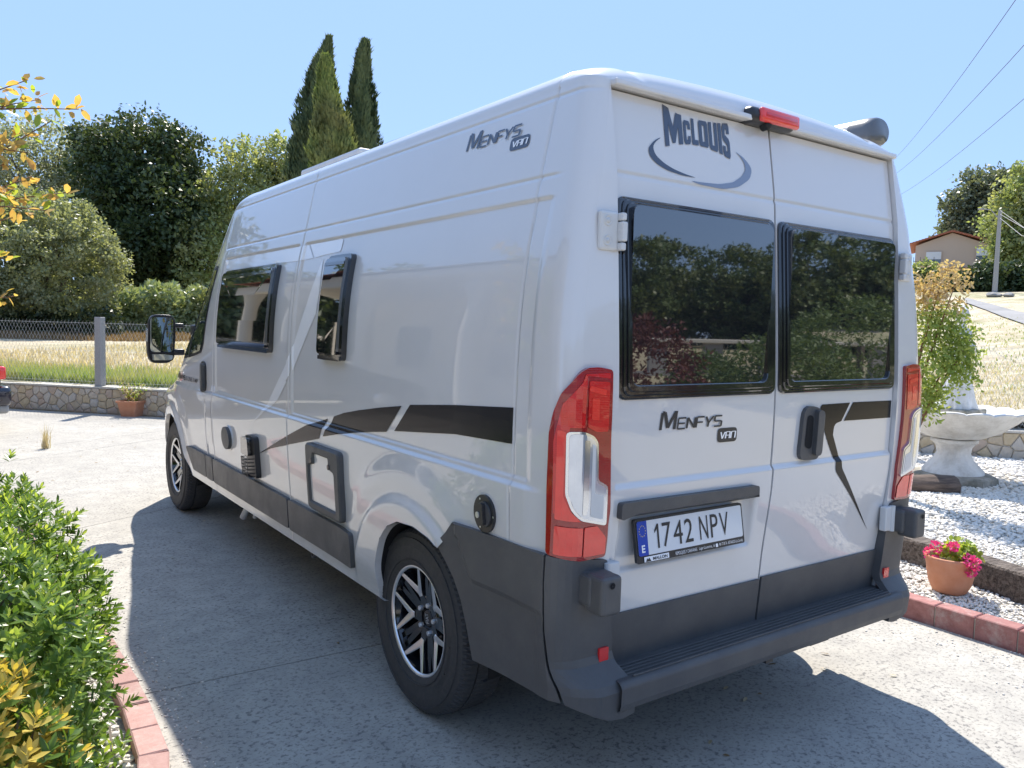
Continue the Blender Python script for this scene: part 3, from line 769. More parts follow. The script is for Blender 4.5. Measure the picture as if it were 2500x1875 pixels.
# number plate and the light bar above it
patch('plate_lamp_bar', rpoly([(-.778, .959), (-.100, .953), (-.106, 1.007), (-.779, 1.013)], .012), rmap, .024, M_TRIM, doorL, thick=.03, bevel=.008, cv=.02)
def pmap(x, z, h):
    y = .070-.024*(.945-z)/.14; return (x, y-h, z)
pf = patch('number_plate', rpoly([(-.694, .804), (-.162, .804), (-.162, .943), (-.694, .943)], .008), pmap, .004, M_TRIM2, doorL, thick=.012, bevel=.002, cu=1, cv=1)
pw = patch('plate_face', rpoly([(-.686, .828), (-.170, .828), (-.170, .937), (-.686, .937)], .008), pmap, .006, M_PLATE, pf, cu=1, cv=1)
def ptext(s_, x0, x1, z0, z1, m, off=0, nm='plate_lettering'): text(nm, s_, lambda u, v: pmap(x0+(x1-x0)*u, z0+(z1-z0)*v, .0075), m, pf, offset=off)
patch('plate_band', rpoly([(-.686, .828), (-.642, .828), (-.642, .937), (-.686, .937)], [.008, 0, 0, .008]), pmap, .0067, M_EU, pf, cu=1, cv=1)
ptext('E', -.672, -.657, .838, .862, M_WHITE, .03)
bm = bmesh.new()
for k in range(12):
    a = 2*PI*k/12; cx_, cz_ = -.664+.014*math.cos(a), .906+.017*math.sin(a)
    vs_ = [bm.verts.new(pmap(cx_+.0026*(1 if t % 2 == 0 else .45)*math.sin(PI*t/5), cz_+.0026*(1 if t % 2 == 0 else .45)*math.cos(PI*t/5), .0075)) for t in range(10)]
    bm.faces.new(vs_[::-1])
bobj('plate_stars', bm, M_STAR, pf)
xs_ = -.610
for ch, wd, gap in (('1', .020, .016), ('7', .040, .012), ('4', .044, .010), ('2', .040, .034), ('N', .042, .014), ('P', .038, .010), ('V', .046, .0)):
    if ch == '1': patch('plate_lettering', [(xs_+.012, .844), (xs_+.020, .844), (xs_+.020, .922), (xs_+.013, .922), (xs_, .903), (xs_, .893), (xs_+.012, .907)], pmap, .0075, M_LETTER, pf, cu=1, cv=1)
    else: ptext(ch, xs_, xs_+wd, .844, .922, M_LETTER, .0)
    xs_ += wd+gap
ptext('REMOLQUES Y CARAVANAS', -.520, -.415, .8085, .8215, M_WHITE); ptext('Lugar Loureiros, 16', -.405, -.325, .8085, .8215, M_WHITE)
ptext('981 77 00 76 - BETANZOS (La Coruña)', -.302, -.176, .8085, .8215, M_WHITE)
patch('maker_panel', [(-.664, .8068), (-.550, .8068), (-.550, .8235), (-.664, .8235)], pmap, .0062, M_WHITE, pf, cu=1, cv=1)
text('plate_lettering', 'MALLON', lambda u, v: pmap(-.625+.066*u, .810+.010*v, .0075), M_LETTER, pf, offset=.02)
patch('plate_mark', [(-.658, .8085), (-.634, .8085), (-.642, .8200), (-.647, .8150), (-.651, .8190)], pmap, .0075, M_LETTER, pf, cu=1, cv=1)
patch('phone_mark', rpoly([(-.320, .809), (-.308, .809), (-.308, .821), (-.320, .821)], .003), pmap, .0072, M_WHITE, pf, cu=1, cv=1)

# ---- gutter lip, brake lamp
bm = bmesh.new(); box(bm, (0, YD(2.31)-.030, 2.313), (1.60, .030, .020), bevel=.005)
bobj('rain_gutter', bm, M_PAINT, van)
bl = None
bm = bmesh.new(); box(bm, (-.035, .136, 2.326), (.262, .085, .060), bevel=.024, seg=4); bl = bobj('brake_lamp', bm, M_TRIM2, van, True)
bm = bmesh.new(); box(bm, (-.012, .094, 2.329), (.222, .026, .050), bevel=.012, seg=3); bobj('lamp_lens', bm, M_RED2, bl, True)
bm = bmesh.new(); box(bm, (-.012, .0805, 2.329), (.18, .004, .015), bevel=.0015); bobj('lamp_strip', bm, M_RED, bl, True)
bm = bmesh.new(); lathe(bm, [(.001, .0), (.012, .0), (.017, .008), (.019, .03)], 14, 'y', (-.068, .092, 2.299)); bobj('reversing_camera', bm, M_RUBBER, bl, True)

# ---- tail lamps
LL = [(.217, 1.431), (.161, 1.440), (.118, 1.439), (.092, 1.424), (.045, 1.362), (.026, 1.306), (.015, 1.244), (.013, 1.073), (.018, .873), (.062, .863), (.119, .850), (.217, .852), (.222, .905), (.222, .95), (.228, 1.0), (.224, 1.08), (.219, 1.21), (.219, 1.304)]
for sgn, mp in ((-1, wrapL), (1, wrapR)):
    tl = patch('tail_lamp', rpoly(LL, .012), mp, .014, M_REDD, van, thick=.03, bevel=.004, cu=.018, cv=.04, smooth=False)
    patch('lamp_red', rpoly([(.208, 1.405), (.115, 1.415), (.112, 1.26), (.070, 1.262), (.068, 1.05), (.085, 1.0), (.035, 1.0), (.030, 1.22), (.050, 1.33), (.100, 1.395), (.108, 1.42), (.205, 1.422)][::-1], .006), mp, .0155, M_RED, tl, cu=.018, cv=.04)
    patch('lamp_red', rpoly([(.205, 1.395), (.122, 1.400), (.122, 1.262), (.160, 1.245), (.205, 1.245)], .008), mp, .0160, M_RED, tl, cu=.018, cv=.04)
    patch('lamp_bright', rpoly([(.190, 1.372), (.128, 1.385), (.120, 1.375), (.128, 1.368), (.188, 1.355)], .003), mp, .0175, M_RED2, tl, cu=.018)
    patch('lamp_bright', rpoly([(.165, 1.345), (.135, 1.348), (.135, 1.285), (.165, 1.28)], .004), mp, .0170, M_RED2, tl, cu=.018)
    patch('lamp_bright', rpoly([(.040, 1.255), (.062, 1.250), (.060, 1.055), (.078, 1.01), (.110, .975), (.040, .985)], .006), mp, .0170, M_RED2, tl, cu=.018, cv=.04)
    patch('lamp_bright', rpoly([(.040, .965), (.118, .955), (.118, .866), (.040, .876)], .006), mp, .0170, M_RED2, tl, cu=.018)
    patch('lamp_bright', rpoly([(.124, .955), (.175, .955), (.212, .915), (.212, .862), (.124, .862)], .006), mp, .0170, M_RED2, tl, cu=.018)
    ch_ = [(.062, 1.250), (.105, 1.250), (.146, 1.234), (.163, 1.213), (.167, 1.098), (.207, 1.078), (.207, .953), (.104, .980), (.080, 1.012), (.064, 1.061)]
    patch('lamp_rim', rpoly(ch_, .012), mp, .021, M_CHROME, tl, thick=.008, bevel=.003, cu=.018, cv=.04)
    ci = [(.070, 1.243), (.103, 1.243), (.140, 1.228), (.156, 1.208), (.160, 1.092), (.200, 1.072), (.200, .962), (.108, .988), (.086, 1.018), (.071, 1.063)]
    patch('lamp_clear', rpoly(ci, .012), mp, .0225, M_CLEAR, tl, cu=.018, cv=.04)
    patch('lamp_reflector', rpoly([(.108, 1.225), (.128, 1.222), (.130, 1.02), (.122, .995), (.108, .998)], .004), mp, .0232, M_CHROME, tl, cu=.018, cv=.04)
    patch('lamp_reflector', rpoly([(.138, 1.212), (.150, 1.205), (.154, 1.06), (.190, 1.05), (.190, .975), (.138, .99)], .004), mp, .0232, M_WPLAST, tl, cu=.018, cv=.04)

# ---- rear bumper
def brear(u, z, h, s):
    W_ = Wz(z); yp = YD(z)-.02
    if u <= 0:
        y = yp+RC-u; p = (s*(W_+.008+.022*sstep(.30, .66, y)+h), y, z)
    elif u <= PI/2*RC:
        a = u/RC; p = (s*((W_-RC)+.008*math.cos(a)+(RC+h)*math.cos(a)), yp+RC-(RC+h)*math.sin(a), z)
    else: p = (s*((W_-RC)-(u-PI/2*RC)), yp-h, z)
    e = .088*(1-sstep(.44, .53, z))*sstep(-.02, .16, u)+.012*(1-sstep(.5, .85, z))*sstep(0, .16, u)
    return (p[0], p[1]-e, p[2])
for s_ in (-1, 1):
    mp = lambda u, z, h, s_=s_: brear(u, z, h-.012*(1-sstep(-.012, .016, z-(.676+max(0, -.36-u)*1.5)))*(1 if u < 0 else max(0, 1-u/.03)), s_)
    sidep = [(-.602, .758), (-.535, .812), (-.490, .862), (-.10, .868), (.019, .869), (.019, .78), (.024, .632), (.044, .483), (.060, .412), (-.016, .408), (-.346, .392), (-.385, .502), (-.424, .591), (-.47, .656), (-.525, .704)]
    patch('rear_bumper', sidep, mp, .012, M_TRIM, van, thick=.035, bevel=.007, cu=.025, cv=.02, smooth=False)
    cor = [(.025, .869), (.21, .842), (.226, .838), (.240, .815), (.252, .657), (.262, .50), (.275, .47), (.29, .40), (.288, .352), (.245, .344), (.184, .352), (.123, .378), (.066, .410), (.050, .483), (.030, .632), (.0235, .78)]
    patch('rear_bumper', cor, lambda u, z, h, s_=s_: brear(u, z, h, s_), .012, M_TRIM, van, thick=.04, bevel=.007, cu=.018, cv=.025, smooth=False)
    rf = patch('rear_reflector', rpoly([(.200, .474), (.238, .474), (.238, .556), (.200, .556)], .004), lambda u, z, h, s_=s_: brear(u, z, h+.0+.0*z, s_) if z > .53 else (brear(u, .53, h, s_)[0], brear(u, .53, h, s_)[1], z), .020, M_RED, van, thick=.018, bevel=.003)
    # bump stop block over the lower hinge
    bm = bmesh.new(); box(bm, (s_*.885, -.010, .760), (.082, .085, .120), bevel=.014, seg=3); box(bm, (s_*.880, .03, .765), (.10, .07, .10), bevel=.014, seg=3)
    bs = bobj('bump_stop', bm, M_TRIM, van, False)
    bm = bmesh.new(); lathe(bm, [(.001, -.0565), (.010, -.0565)], 12, 'y', (s_*.890, 0, .795)); bobj('stop_hole', bm, M_GAP, bs)
    bm = bmesh.new(); box(bm, (s_*.795, .055, .775), (.05, .03, .105), bevel=.006); tube(bm, [(s_*.822, .042, .72), (s_*.822, .042, .83)], .012, 10)
    bobj('lower_hinge', bm, M_WPLAST, van, False)
    # upper hinge
    y_ = YD(1.85)-.030
    bm = bmesh.new(); box(bm, (s_*.850, y_+.004, 1.850), (.075, .018, .118), bevel=.008, seg=2); box(bm, (s_*.806, y_-.012, 1.850), (.022, .030, .060), bevel=.005); box(bm, (s_*.806, y_-.010, 1.895), (.020, .026, .024), bevel=.005); box(bm, (s_*.806, y_-.010, 1.805), (.020, .026, .024), bevel=.005)
    uh = bobj('upper_hinge', bm, M_WPLAST, van)
    for z in (1.880, 1.820):
        bm = bmesh.new(); lathe(bm, [(.001, -.004), (.006, -.004), (.0065, .001), (.013, .0005), (.016, -.002), (.018, .002)], 16, 'y', (s_*.858, y_-.006, z)); bobj('hinge_bolt', bm, M_WPLAST, uh, True)
# step
bm = bmesh.new()
sec = [(.12, .468), (.045, .470), (-.020, .470), (-.030, .465), (-.038, .452), (-.036, .40), (-.030, .378), (-.01, .372), (.10, .385)]
pr = None
for x in (-.815, -.811, -.4, 0, .4, .811, .815):
    k = .004 if abs(x) > .814 else 0
    cur = [bm.verts.new((x, y+k*(1 if y < .02 else 0), z-k*.5)) for y, z in sec]
    if pr:
        for i in range(len(sec)-1): bm.faces.new((pr[i], pr[i+1], cur[i+1], cur[i]))
    pr = cur
bmesh.ops.recalc_face_normals(bm, faces=bm.faces)
st = bobj('rear_step', bm, M_TRIM, van, False)
bev = st.modifiers.new('b', 'BEVEL'); bev.width = .008; bev.segments = 3; bev.limit_method = 'ANGLE'; bev.angle_limit = R(20)
bm = bmesh.new()
for k in range(5): box(bm, (0, -.012+k*.019, .4725), (1.52-.02*(k == 0), .0075, .006), bevel=.002)
bobj('tread_strip', bm, M_TRIM, st)
bm = bmesh.new(); box(bm, (.30, .06, .36), (.12, .08, .035)); box(bm, (-.02, .04, .355), (.04, .05, .035)); bobj('step_bracket', bm, M_TRIM2, st)

# ---- wheels
def tread(r, h, a, j):
    if 7 <= j <= 15:
        k = (a*96/(2*PI)+(h*14)) % 1.0
        if j in (7, 8, 14, 15): return r-(.007 if k < .28 else 0)
        return r-(.004 if k < .16 else 0)
    return r
def wheel(x, y, sgn):
    """outer face towards sgn*x"""
    bm = bmesh.new()
    half = .112
    prof = [(.213, .080), (.222, .100), (.240, .108), (.262, .1115), (.300, .1125), (.330, .109), (.352, .100), (.3635, .089), (.3690, .070),
            (.3700, .040), (.362, .039), (.362, .033), (.3705, .032), (.3705, -.032), (.3690, -.070), (.3635, -.089), (.352, -.100), (.30, -.112), (.24, -.108), (.213, -.08)]
    lathe(bm, [(r, h*sgn) for r, h in prof], 384, 'x', (0, 0, 0), tread)
    # raised ring lines on the sidewall
    for r0 in (.333, .247): lathe(bm, [(r0-.002, .1095*sgn), (r0-.001, (.1130)*sgn), (r0+.001, .1130*sgn), (r0+.002, .1080*sgn)], 96, 'x')
    bmesh.ops.recalc_face_normals(bm, faces=bm.faces)
    wh = bobj('wheel', bm, M_TYRE, van, False); wh.location = (x, y, .368)
    if sgn < 0:
        for a0 in (R(20), R(200)):
            L_ = .115
            def f(u, v, a0=a0):
                a = a0-(u-.5)*.95; r = .266+.032*v
                return (-.1135, -r*math.cos(a)*-1, r*math.sin(a))
            text('tyre_lettering', 'Continental', f, M_TYRE, wh, offset=.01, ucut=6)
    # barrel
    bm = bmesh.new(); lathe(bm, [(.214, .088*sgn), (.212, .078*sgn), (.203, .06*sgn), (.195, .0), (.195, -.08*sgn)], 64, 'x'); bobj('rim_barrel', bm, M_RIMB, wh, True)
    bm = bmesh.new(); lathe(bm, [(.2225, .094*sgn), (.2205, .0985*sgn), (.216, .099*sgn), (.211, .096*sgn), (.208, .090*sgn)], 96, 'x'); bobj('rim_edge', bm, M_ALU, wh, True)
    bm = bmesh.new(); lathe(bm, [(.0, -.01*sgn), (.15, -.01*sgn), (.15, -.03*sgn)], 40, 'x'); bobj('brake_disc', bm, M_STEEL, wh, True)
    bm = bmesh.new(); lathe(bm, [(.0, .045*sgn), (.030, .047*sgn), (.032, .040*sgn), (.045, .038*sgn), (.070, .050*sgn), (.082, .052*sgn), (.095, .045*sgn), (.100, .02*sgn)], 40, 'x', mod=lambda r, h, a, j: r*(1+(.08*math.cos(5*(a-R(15))) if j > 4 else 0))); bobj('wheel_hub', bm, M_RIMB, wh, True)
    # black spokes, machined V faces
    def bar(bm, p0, p1, w0, w1, t):
        (r0, a0, h0), (r1, a1, h1) = p0, p1
        A = Vector((h0*sgn, r0*math.cos(a0), r0*math.sin(a0))); B = Vector((h1*sgn, r1*math.cos(a1), r1*math.sin(a1)))
        d = (B-A).normalized(); n_ = d.cross(Vector((1, 0, 0))).normalized()
        q = [A+n_*w0/2, B+n_*w1/2, B-n_*w1/2, A-n_*w0/2]; dep = Vector((-t*sgn, 0, 0))
        tp = [bm.verts.new(v) for v in q]; bt = [bm.verts.new(v+dep+(n_*.004*(1 if i in (0, 1) else -1))) for i, v in enumerate(q)]
        bm.faces.new(tp)
        for i in range(4): bm.faces.new((tp[i], bt[i], bt[(i+1) % 4], tp[(i+1) % 4]))
    bs = bmesh.new()
    for k in range(5):
        bm = bmesh.new()
        a = R(66-72*k) if sgn < 0 else R(66+72*k)
        for q in (-1, 1):
            bar(bm, (.103, a-q*R(2), .061), (.210, a+q*R(20.5), .090), .024, .0095, .003)
            bar(bs, (.100, a-q*R(2), .057), (.211, a+q*R(20.5), .086), .032, .016, .035)
            bar(bs, (.060, a+q*R(31), .050), (.212, a+q*R(30), .072), .030, .022, .03)
        bar(bm, (.090, a, .0605), (.112, a, .0650), .014, .030, .003)
        bar(bs, (.045, a, .049), (.115, a, .0575), .05, .030, .03)
        bmesh.ops.recalc_face_normals(bm, faces=bm.faces); bobj('spoke_face', bm, M_ALU, wh)
    bmesh.ops.recalc_face_normals(bs, faces=bs.faces); bobj('spokes', bs, M_RIMB, wh)
    for k in range(5):
        a = R(30-72*k); bm = bmesh.new()
        lathe(bm, [(.0, .060*sgn), (.009, .060*sgn), (.0105, .056*sgn), (.0105, .045*sgn)], 12, 'x', (0, .058*math.cos(a), .058*math.sin(a)))
        bobj('wheel_bolt', bm, M_ALU, wh)
    if sgn < 0:
        bm = bmesh.new(); lathe(bm, [(.0, -.0485), (.027, -.0485), (.031, -.0475), (.033, -.044)], 30, 'x'); bobj('centre_cap', bm, M_TRIM2, wh, True)
        ca, sa = math.cos(R(105)), math.sin(R(105))
        def f2(u, v):
            a = (u-.5)*.040; b = (v-.5)*.024
            yy = -(a*ca-b*sa); zz_ = (a*sa+b*ca)
            return (-.0500, yy, zz_)
        text('cap_lettering', 'FIAT', f2, M_ALU, wh, offset=.0)
    return wh
wheel(-.868, .995, -1); wheel(-.868, 5.04, -1); wheel(.868, .995, 1); wheel(.868, 5.04, 1)

# ---- roof equipment
bm = bmesh.new(); box(bm, (-.10, 3.22, 2.525), (.70, .96, .16), bevel=.02); bobj('roof_hatch', bm, M_WPLAST, van, False)
bm = bmesh.new()
secx = [(.83, 2.410), (.84, 2.47), (.87, 2.515), (.92, 2.532), (.975, 2.520), (1.01, 2.480), (1.0, 2.43), (.96, 2.405), (.89, 2.40)]
secx = rpoly(secx, .03, 4)
for y0, y1 in ((.36, 4.3),):
    a = [bm.verts.new((x, y0, z)) for x, z in secx]; b = [bm.verts.new((x, y1, z)) for x, z in secx]
    for i in range(len(secx)): bm.faces.new((a[i], a[(i+1) % len(secx)], b[(i+1) % len(secx)], b[i]))
    bm.faces.new(a); bm.faces.new(b)
bmesh.ops.recalc_face_normals(bm, faces=bm.faces)
aw = bobj('awning_case', bm, M_AWN, van)
bm = bmesh.new()
rings = []
for y, k in ((.37, 1.03), (.30, 1.03), (.27, .98), (.255, .85)):
    rings.append([bm.verts.new((.92+(x-.92)*k, y, 2.465+(z-2.465)*k)) for x, z in secx])
for i in range(3):
    for k in range(len(secx)): bm.faces.new((rings[i][k], rings[i][(k+1) % len(secx)], rings[i+1][(k+1) % len(secx)], rings[i+1][k]))
bm.faces.new(rings[-1]); bmesh.ops.recalc_face_normals(bm, faces=bm.faces)
bobj('end_cap', bm, M_AWNCAP, aw, True)
bm = bmesh.new(); box(bm, (.86, .45, 2.405), (.10, .12, .03), bevel=.005); bobj('awning_bracket', bm, M_AWN, aw)
#SCENE2
# ------------------------------------------------------------------ places in the picture, turned into points once
def atd(px, py, r):
    """point at horizontal distance r from the viewpoint in the direction of picture position (2212 wide)"""
    d = cf + cr*((px-1106)/(1.55714*1106)) - cu*((py-829.5)/(1.55714*1106))
    return CAM + d*(r/math.hypot(d.x, d.y))
WA = Vector((-1.75, 14.0)); WD = Vector((.667, -.745)).normalized(); WN = Vector((-WD.y, WD.x))   # boundary wall line
if WN.y < 0: WN = -WN

# ------------------------------------------------------------------ outdoor materials
s = NB('weathered_concrete')
big = s.noise(.9, 5, .6); mid = s.noise(7, 6, .65); fine = s.noise(140, 3, .6)
spots = s.noise(44, 4, .62); spots2 = s.noise(75, 2, .5, v=s.mapv((.8, 1.2, 1), (0, 0, .6)))
agg = s.vor(110, out='Color'); aggd = s.vor(110)
c = s.mix(s.rng(big, .35, .65), (.41, .385, .335), (.49, .465, .41))
c = s.mix(s.rng(mid, .35, .7), c, (.345, .325, .29))
patchy_ = s.rng(s.noise(1.7, 4, .6), .36, .60, .40, 1)
c = s.mix(s.math('MULTIPLY', s.rng(s.noise(.55, 6, .7), .52, .70), .30), c, (.22, .215, .20))
c = s.mix(s.math('MULTIPLY', s.math('MULTIPLY', s.rng(spots, .535, .63), .66), patchy_), c, (.085, .083, .085))
c = s.mix(s.math('MULTIPLY', s.rng(spots2, .585, .67), .55), c, (.12, .118, .115))
c = s.mix(s.math('MULTIPLY', s.rng(aggd, .16, .10), s.math('MULTIPLY', s.rng(agg, .5, .8), .8)), c, (.72, .71, .69))
h = s.math('ADD', s.math('MULTIPLY', fine, .5), s.math('SUBTRACT', s.math('MULTIPLY', mid, .6), s.rng(spots, .58, .68, 0, .9)))
M_CONC = s.done(c, .85, h, .45, .0016, spec=.35)
s = NB('joint_filling'); M_JOINT = s.done(s.mix(s.rng(s.noise(30), .4, .6), (.07, .065, .055), (.13, .12, .10)), .95)
def fieldmat():
    s = NB('dry_meadow')
    rows = s.noise(1.3, 4, .6, v=s.mapv((.25, 1.6, 1), (0, 0, -.84))); n1 = s.noise(.12, 4); n2 = s.noise(24, 5, .7); n3 = s.noise(4, 5, .7)
    c = s.mix(s.rng(n2, .3, .7), (.42, .34, .22), (.62, .54, .40))
    c = s.mix(s.rng(rows, .42, .62), c, (.66, .59, .44))
    c = s.mix(s.math('MULTIPLY', s.rng(n3, .52, .66), .55), c, (.30, .25, .13))
    c = s.mix(s.math('MULTIPLY', s.rng(n1, .50, .60), .45), c, (.22, .25, .09))
    return s.done(c, .95, s.math('ADD', n2, n3), .9, .05, spec=.2)
M_FIELD = fieldmat()
s = NB('green_verge'); M_VERGE = s.done(s.mix(s.rng(s.noise(1.2, 5), .4, .6), (.15, .19, .055), (.36, .32, .17)), .95, s.noise(30), .8, .05)
s = NB('lawn_behind'); M_LAWN = s.done(s.mix(s.rng(s.noise(.5, 5), .35, .65), (.36, .30, .17), (.48, .41, .27)), .95, s.noise(20), .6, .04)
s = NB('asphalt_lane'); M_ROAD = s.done(s.mix(s.rng(s.noise(.8, 5), .35, .65), (.24, .235, .23), (.32, .31, .30)), .9)
def brickc(s, a, b, sc):
    oi = s.t.nodes.new('ShaderNodeObjectInfo'); c = s.mix(s.rng(s.noise(sc, 6, .7), .3, .7), a, b)
    c = s.mix(s.math('MULTIPLY', oi.outputs['Random'], .55), c, tuple(.5*(x+y)*.62 for x, y in zip(a, b)))
    return s.mix(s.math('MULTIPLY', s.rng(s.noise(5, 7, .75), .52, .66), .5), c, (.50, .45, .40))
s = NB('red_kerb_brick'); M_KERB = s.done(brickc(s, (.40, .22, .195), (.52, .33, .295), 26), .85, s.noise(160, 3), .35, .004)
s = NB('old_kerb_brick'); M_KERB2 = s.done(brickc(s, (.26, .105, .092), (.46, .22, .195), 14), .85, s.noise(120, 3), .45, .004)
s = NB('white_gravel'); g1 = s.noise(9, 2); M_GRAV = s.done(s.mix(s.rng(s.noise(60, 2), .35, .7), (.80, .755, .68), (.62, .58, .51)), .75, s.noise(300, 2), .2, .002)
s = NB('gravel_bed'); M_GRAVB = s.done(s.mix(s.rng(s.vor(45), .1, .5), (.66, .63, .58), (.34, .32, .28)), .9, s.vor(45), .8, .01)
s = NB('mortar'); M_MORTAR = s.done(s.mix(s.rng(s.noise(20, 5), .35, .65), (.42, .37, .30), (.50, .46, .38)), .95, s.noise(120), .5, .006)
STONES = []
for i, (a, b) in enumerate((((.54, .45, .33), (.42, .35, .25)), ((.56, .50, .42), (.46, .40, .32)), ((.48, .38, .24), (.56, .47, .33)), ((.46, .42, .37), (.56, .52, .45)), ((.50, .39, .31), (.44, .36, .28)))):
    s = NB('wall_stone_%s' % ('abcde'[i])); STONES.append(s.done(s.mix(s.rng(s.noise(16, 6, .7), .3, .7), a, b), .9, s.noise(60, 5, .7), .6, .008))
M_POST = mat('concrete_fence_post', (.30, .29, .285), .9, noise=(1, (.38, .37, .36)), bump=.4, bscale=40)
M_WIRE = mat('galvanised_wire', (.62, .63, .64), .35, metal=.3)
M_TERRA = mat('terracotta', (.50, .20, .10), .8, noise=(1, (.58, .29, .18)), bump=.15, bscale=12)
M_SOIL = mat('potting_soil', (.05, .035, .025), .95, bump=.8, bscale=60)
s = NB('weathered_timber')
gr = s.noise(5, 6, .7, v=s.mapv((10, 1.0, 10)), dist=.6)
M_WOOD = s.done(s.mix(s.rng(gr, .38, .60), (.055, .038, .028), (.24, .195, .16)), .9, gr, 1.0, .03)
s = NB('dark_log'); gr = s.noise(4, 6, .7, v=s.mapv((1.2, 9, 9))); M_LOG = s.done(s.mix(s.rng(gr, .4, .62), (.075, .055, .045), (.19, .14, .11)), .9, gr, .6, .01)
s = NB('cast_stone')
M_CAST = s.done(s.mix(s.rng(s.noise(5, 6, .7), .42, .70), (.78, .77, .74), (.52, .50, .46)), .85, s.noise(40, 5, .7), .35, .006)
s = NB('mossy_cast_stone'); M_CAST2 = s.done(s.mix(s.rng(s.noise(9, 6, .7), .38, .62), (.38, .35, .30), (.20, .19, .15)), .9, s.noise(50, 5, .7), .4, .006)
M_BARK = mat('grey_brown_bark', (.11, .085, .065), .9, noise=(1, (.20, .17, .14)), bump=.8, bscale=14)
M_TWIG = mat('reddish_twig', (.22, .11, .06), .7)
M_OAK = leafmat('oak_leaf', (.038, .066, .026), (.072, .105, .040), (.10, .13, .05), trans=.3, scale=3)
M_OAK2 = leafmat('light_oak_leaf', (.19, .25, .10), (.32, .37, .17), (.36, .38, .20), trans=.5, scale=3)
M_OLIVE = leafmat('grey_green_leaf', (.28, .305, .24), (.44, .46, .38), (.22, .25, .18), trans=.5, scale=3)
M_WILLOW = leafmat('willow_leaf', (.21, .25, .14), (.38, .40, .28), (.28, .31, .17), trans=.45, scale=4)
M_FERN = leafmat('fern_frond', (.19, .26, .12), (.36, .41, .25), (.22, .25, .12), trans=.35, scale=2)
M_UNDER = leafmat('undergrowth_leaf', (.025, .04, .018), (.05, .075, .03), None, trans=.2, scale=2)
M_STRAW = leafmat('dry_grass_blade', (.50, .41, .27), (.66, .57, .41), None, trans=.3, scale=2, rough=.8)
M_DRY = leafmat('brown_grass_blade', (.20, .13, .07), (.34, .24, .14), None, trans=.3, scale=2, rough=.8)
M_GRASS = leafmat('green_grass_blade', (.24, .33, .10), (.38, .43, .18), (.46, .42, .24), trans=.4, scale=2, rough=.6)
M_CYP = leafmat('cypress_scale_leaf', (.055, .095, .045), (.11, .155, .07), (.14, .18, .08), trans=.2, scale=2, rough=.7, big=.9)
M_CYPY = leafmat('yellow_cypress_leaf', (.17, .24, .06), (.27, .33, .10), (.19, .20, .08), trans=.2, scale=2, rough=.7, big=.35)
M_HEDGE = leafmat('glossy_hedge_leaf', (.10, .185, .038), (.19, .30, .065), (.13, .22, .045), trans=.38, scale=5, rough=.30, spec=.6, big=3)
M_HEDGEY = leafmat('young_hedge_leaf', (.36, .50, .09), (.50, .58, .15), None, trans=.42, scale=5, rough=.3, spec=.6)
M_YELLOW = leafmat('golden_leaf', (.56, .42, .09), (.68, .55, .15), (.46, .42, .09), trans=.35, scale=6, rough=.35)
M_ORANGE = leafmat('orange_young_leaf', (.58, .34, .14), (.60, .46, .16), None, trans=.5, scale=6, rough=.4)
M_LIME = leafmat('lime_leaf', (.26, .38, .05), (.42, .50, .08), (.34, .40, .09), trans=.5, scale=6, rough=.4)
M_SHRUB = leafmat('yellow_green_leaf', (.22, .31, .075), (.38, .44, .13), (.42, .36, .14), trans=.4, scale=5)
M_SHRUBO = leafmat('rusty_leaf', (.50, .36, .20), (.62, .50, .30), None, trans=.35, scale=5)
M_PINK = leafmat('magenta_petal', (.70, .03, .25), (.82, .12, .38), None, trans=.3, scale=9)
M_RBUSH = leafmat('dark_red_leaf', (.10, .035, .032), (.17, .065, .055), None, trans=.25, scale=4)
M_BALL = leafmat('clipped_evergreen_leaf', (.10, .15, .05), (.18, .24, .09), None, trans=.25, scale=4)
M_PINE = leafmat('pine_needle', (.09, .12, .085), (.19, .22, .15), (.15, .175, .11), trans=.35, scale=2)

# ------------------------------------------------------------------ foliage
def rand_unit(n):
    v = rng.normal(size=(n, 3)); return v/np.linalg.norm(v, axis=1, keepdims=True)
def frames(D_, N_):
    """orthonormal a (along leaf), b (across), n"""
    a = D_/np.linalg.norm(D_, axis=1, keepdims=True)
    b = np.cross(N_, a); l = np.linalg.norm(b, axis=1, keepdims=True); b = np.where(l < 1e-4, np.roll(a, 1, axis=1), b); b /= np.linalg.norm(b, axis=1, keepdims=True)
    n = np.cross(a, b); return a, b, n
def leaf_quads(name, C, Dv, Nv, ln, wd, m, parent=None, midx=None):
    n = len(C); a, b, nn = frames(Dv, Nv); ln = np.broadcast_to(ln, n)[:, None]; wd = np.broadcast_to(wd, n)[:, None]
    V = np.stack([C, C+a*ln*.5+b*wd*.5, C+a*ln, C+a*ln*.5-b*wd*.5], 1).reshape(-1, 3)
    F = np.arange(n*4).reshape(n, 4)
    return nobj(name, V, F, m, parent, False, midx)
LEAFV = np.array([(0, 0, 0), (.30, .40, .10), (.68, .44, .10), (1, 0, -.05), (.68, -.44, .10), (.30, -.40, .10), (.30, 0, 0), (.68, 0, .0)])
LEAFF = np.array([(0, 6, 1, 1), (1, 6, 7, 2), (2, 7, 3, 3), (0, 5, 6, 6), (5, 4, 7, 6), (4, 3, 7, 7)])
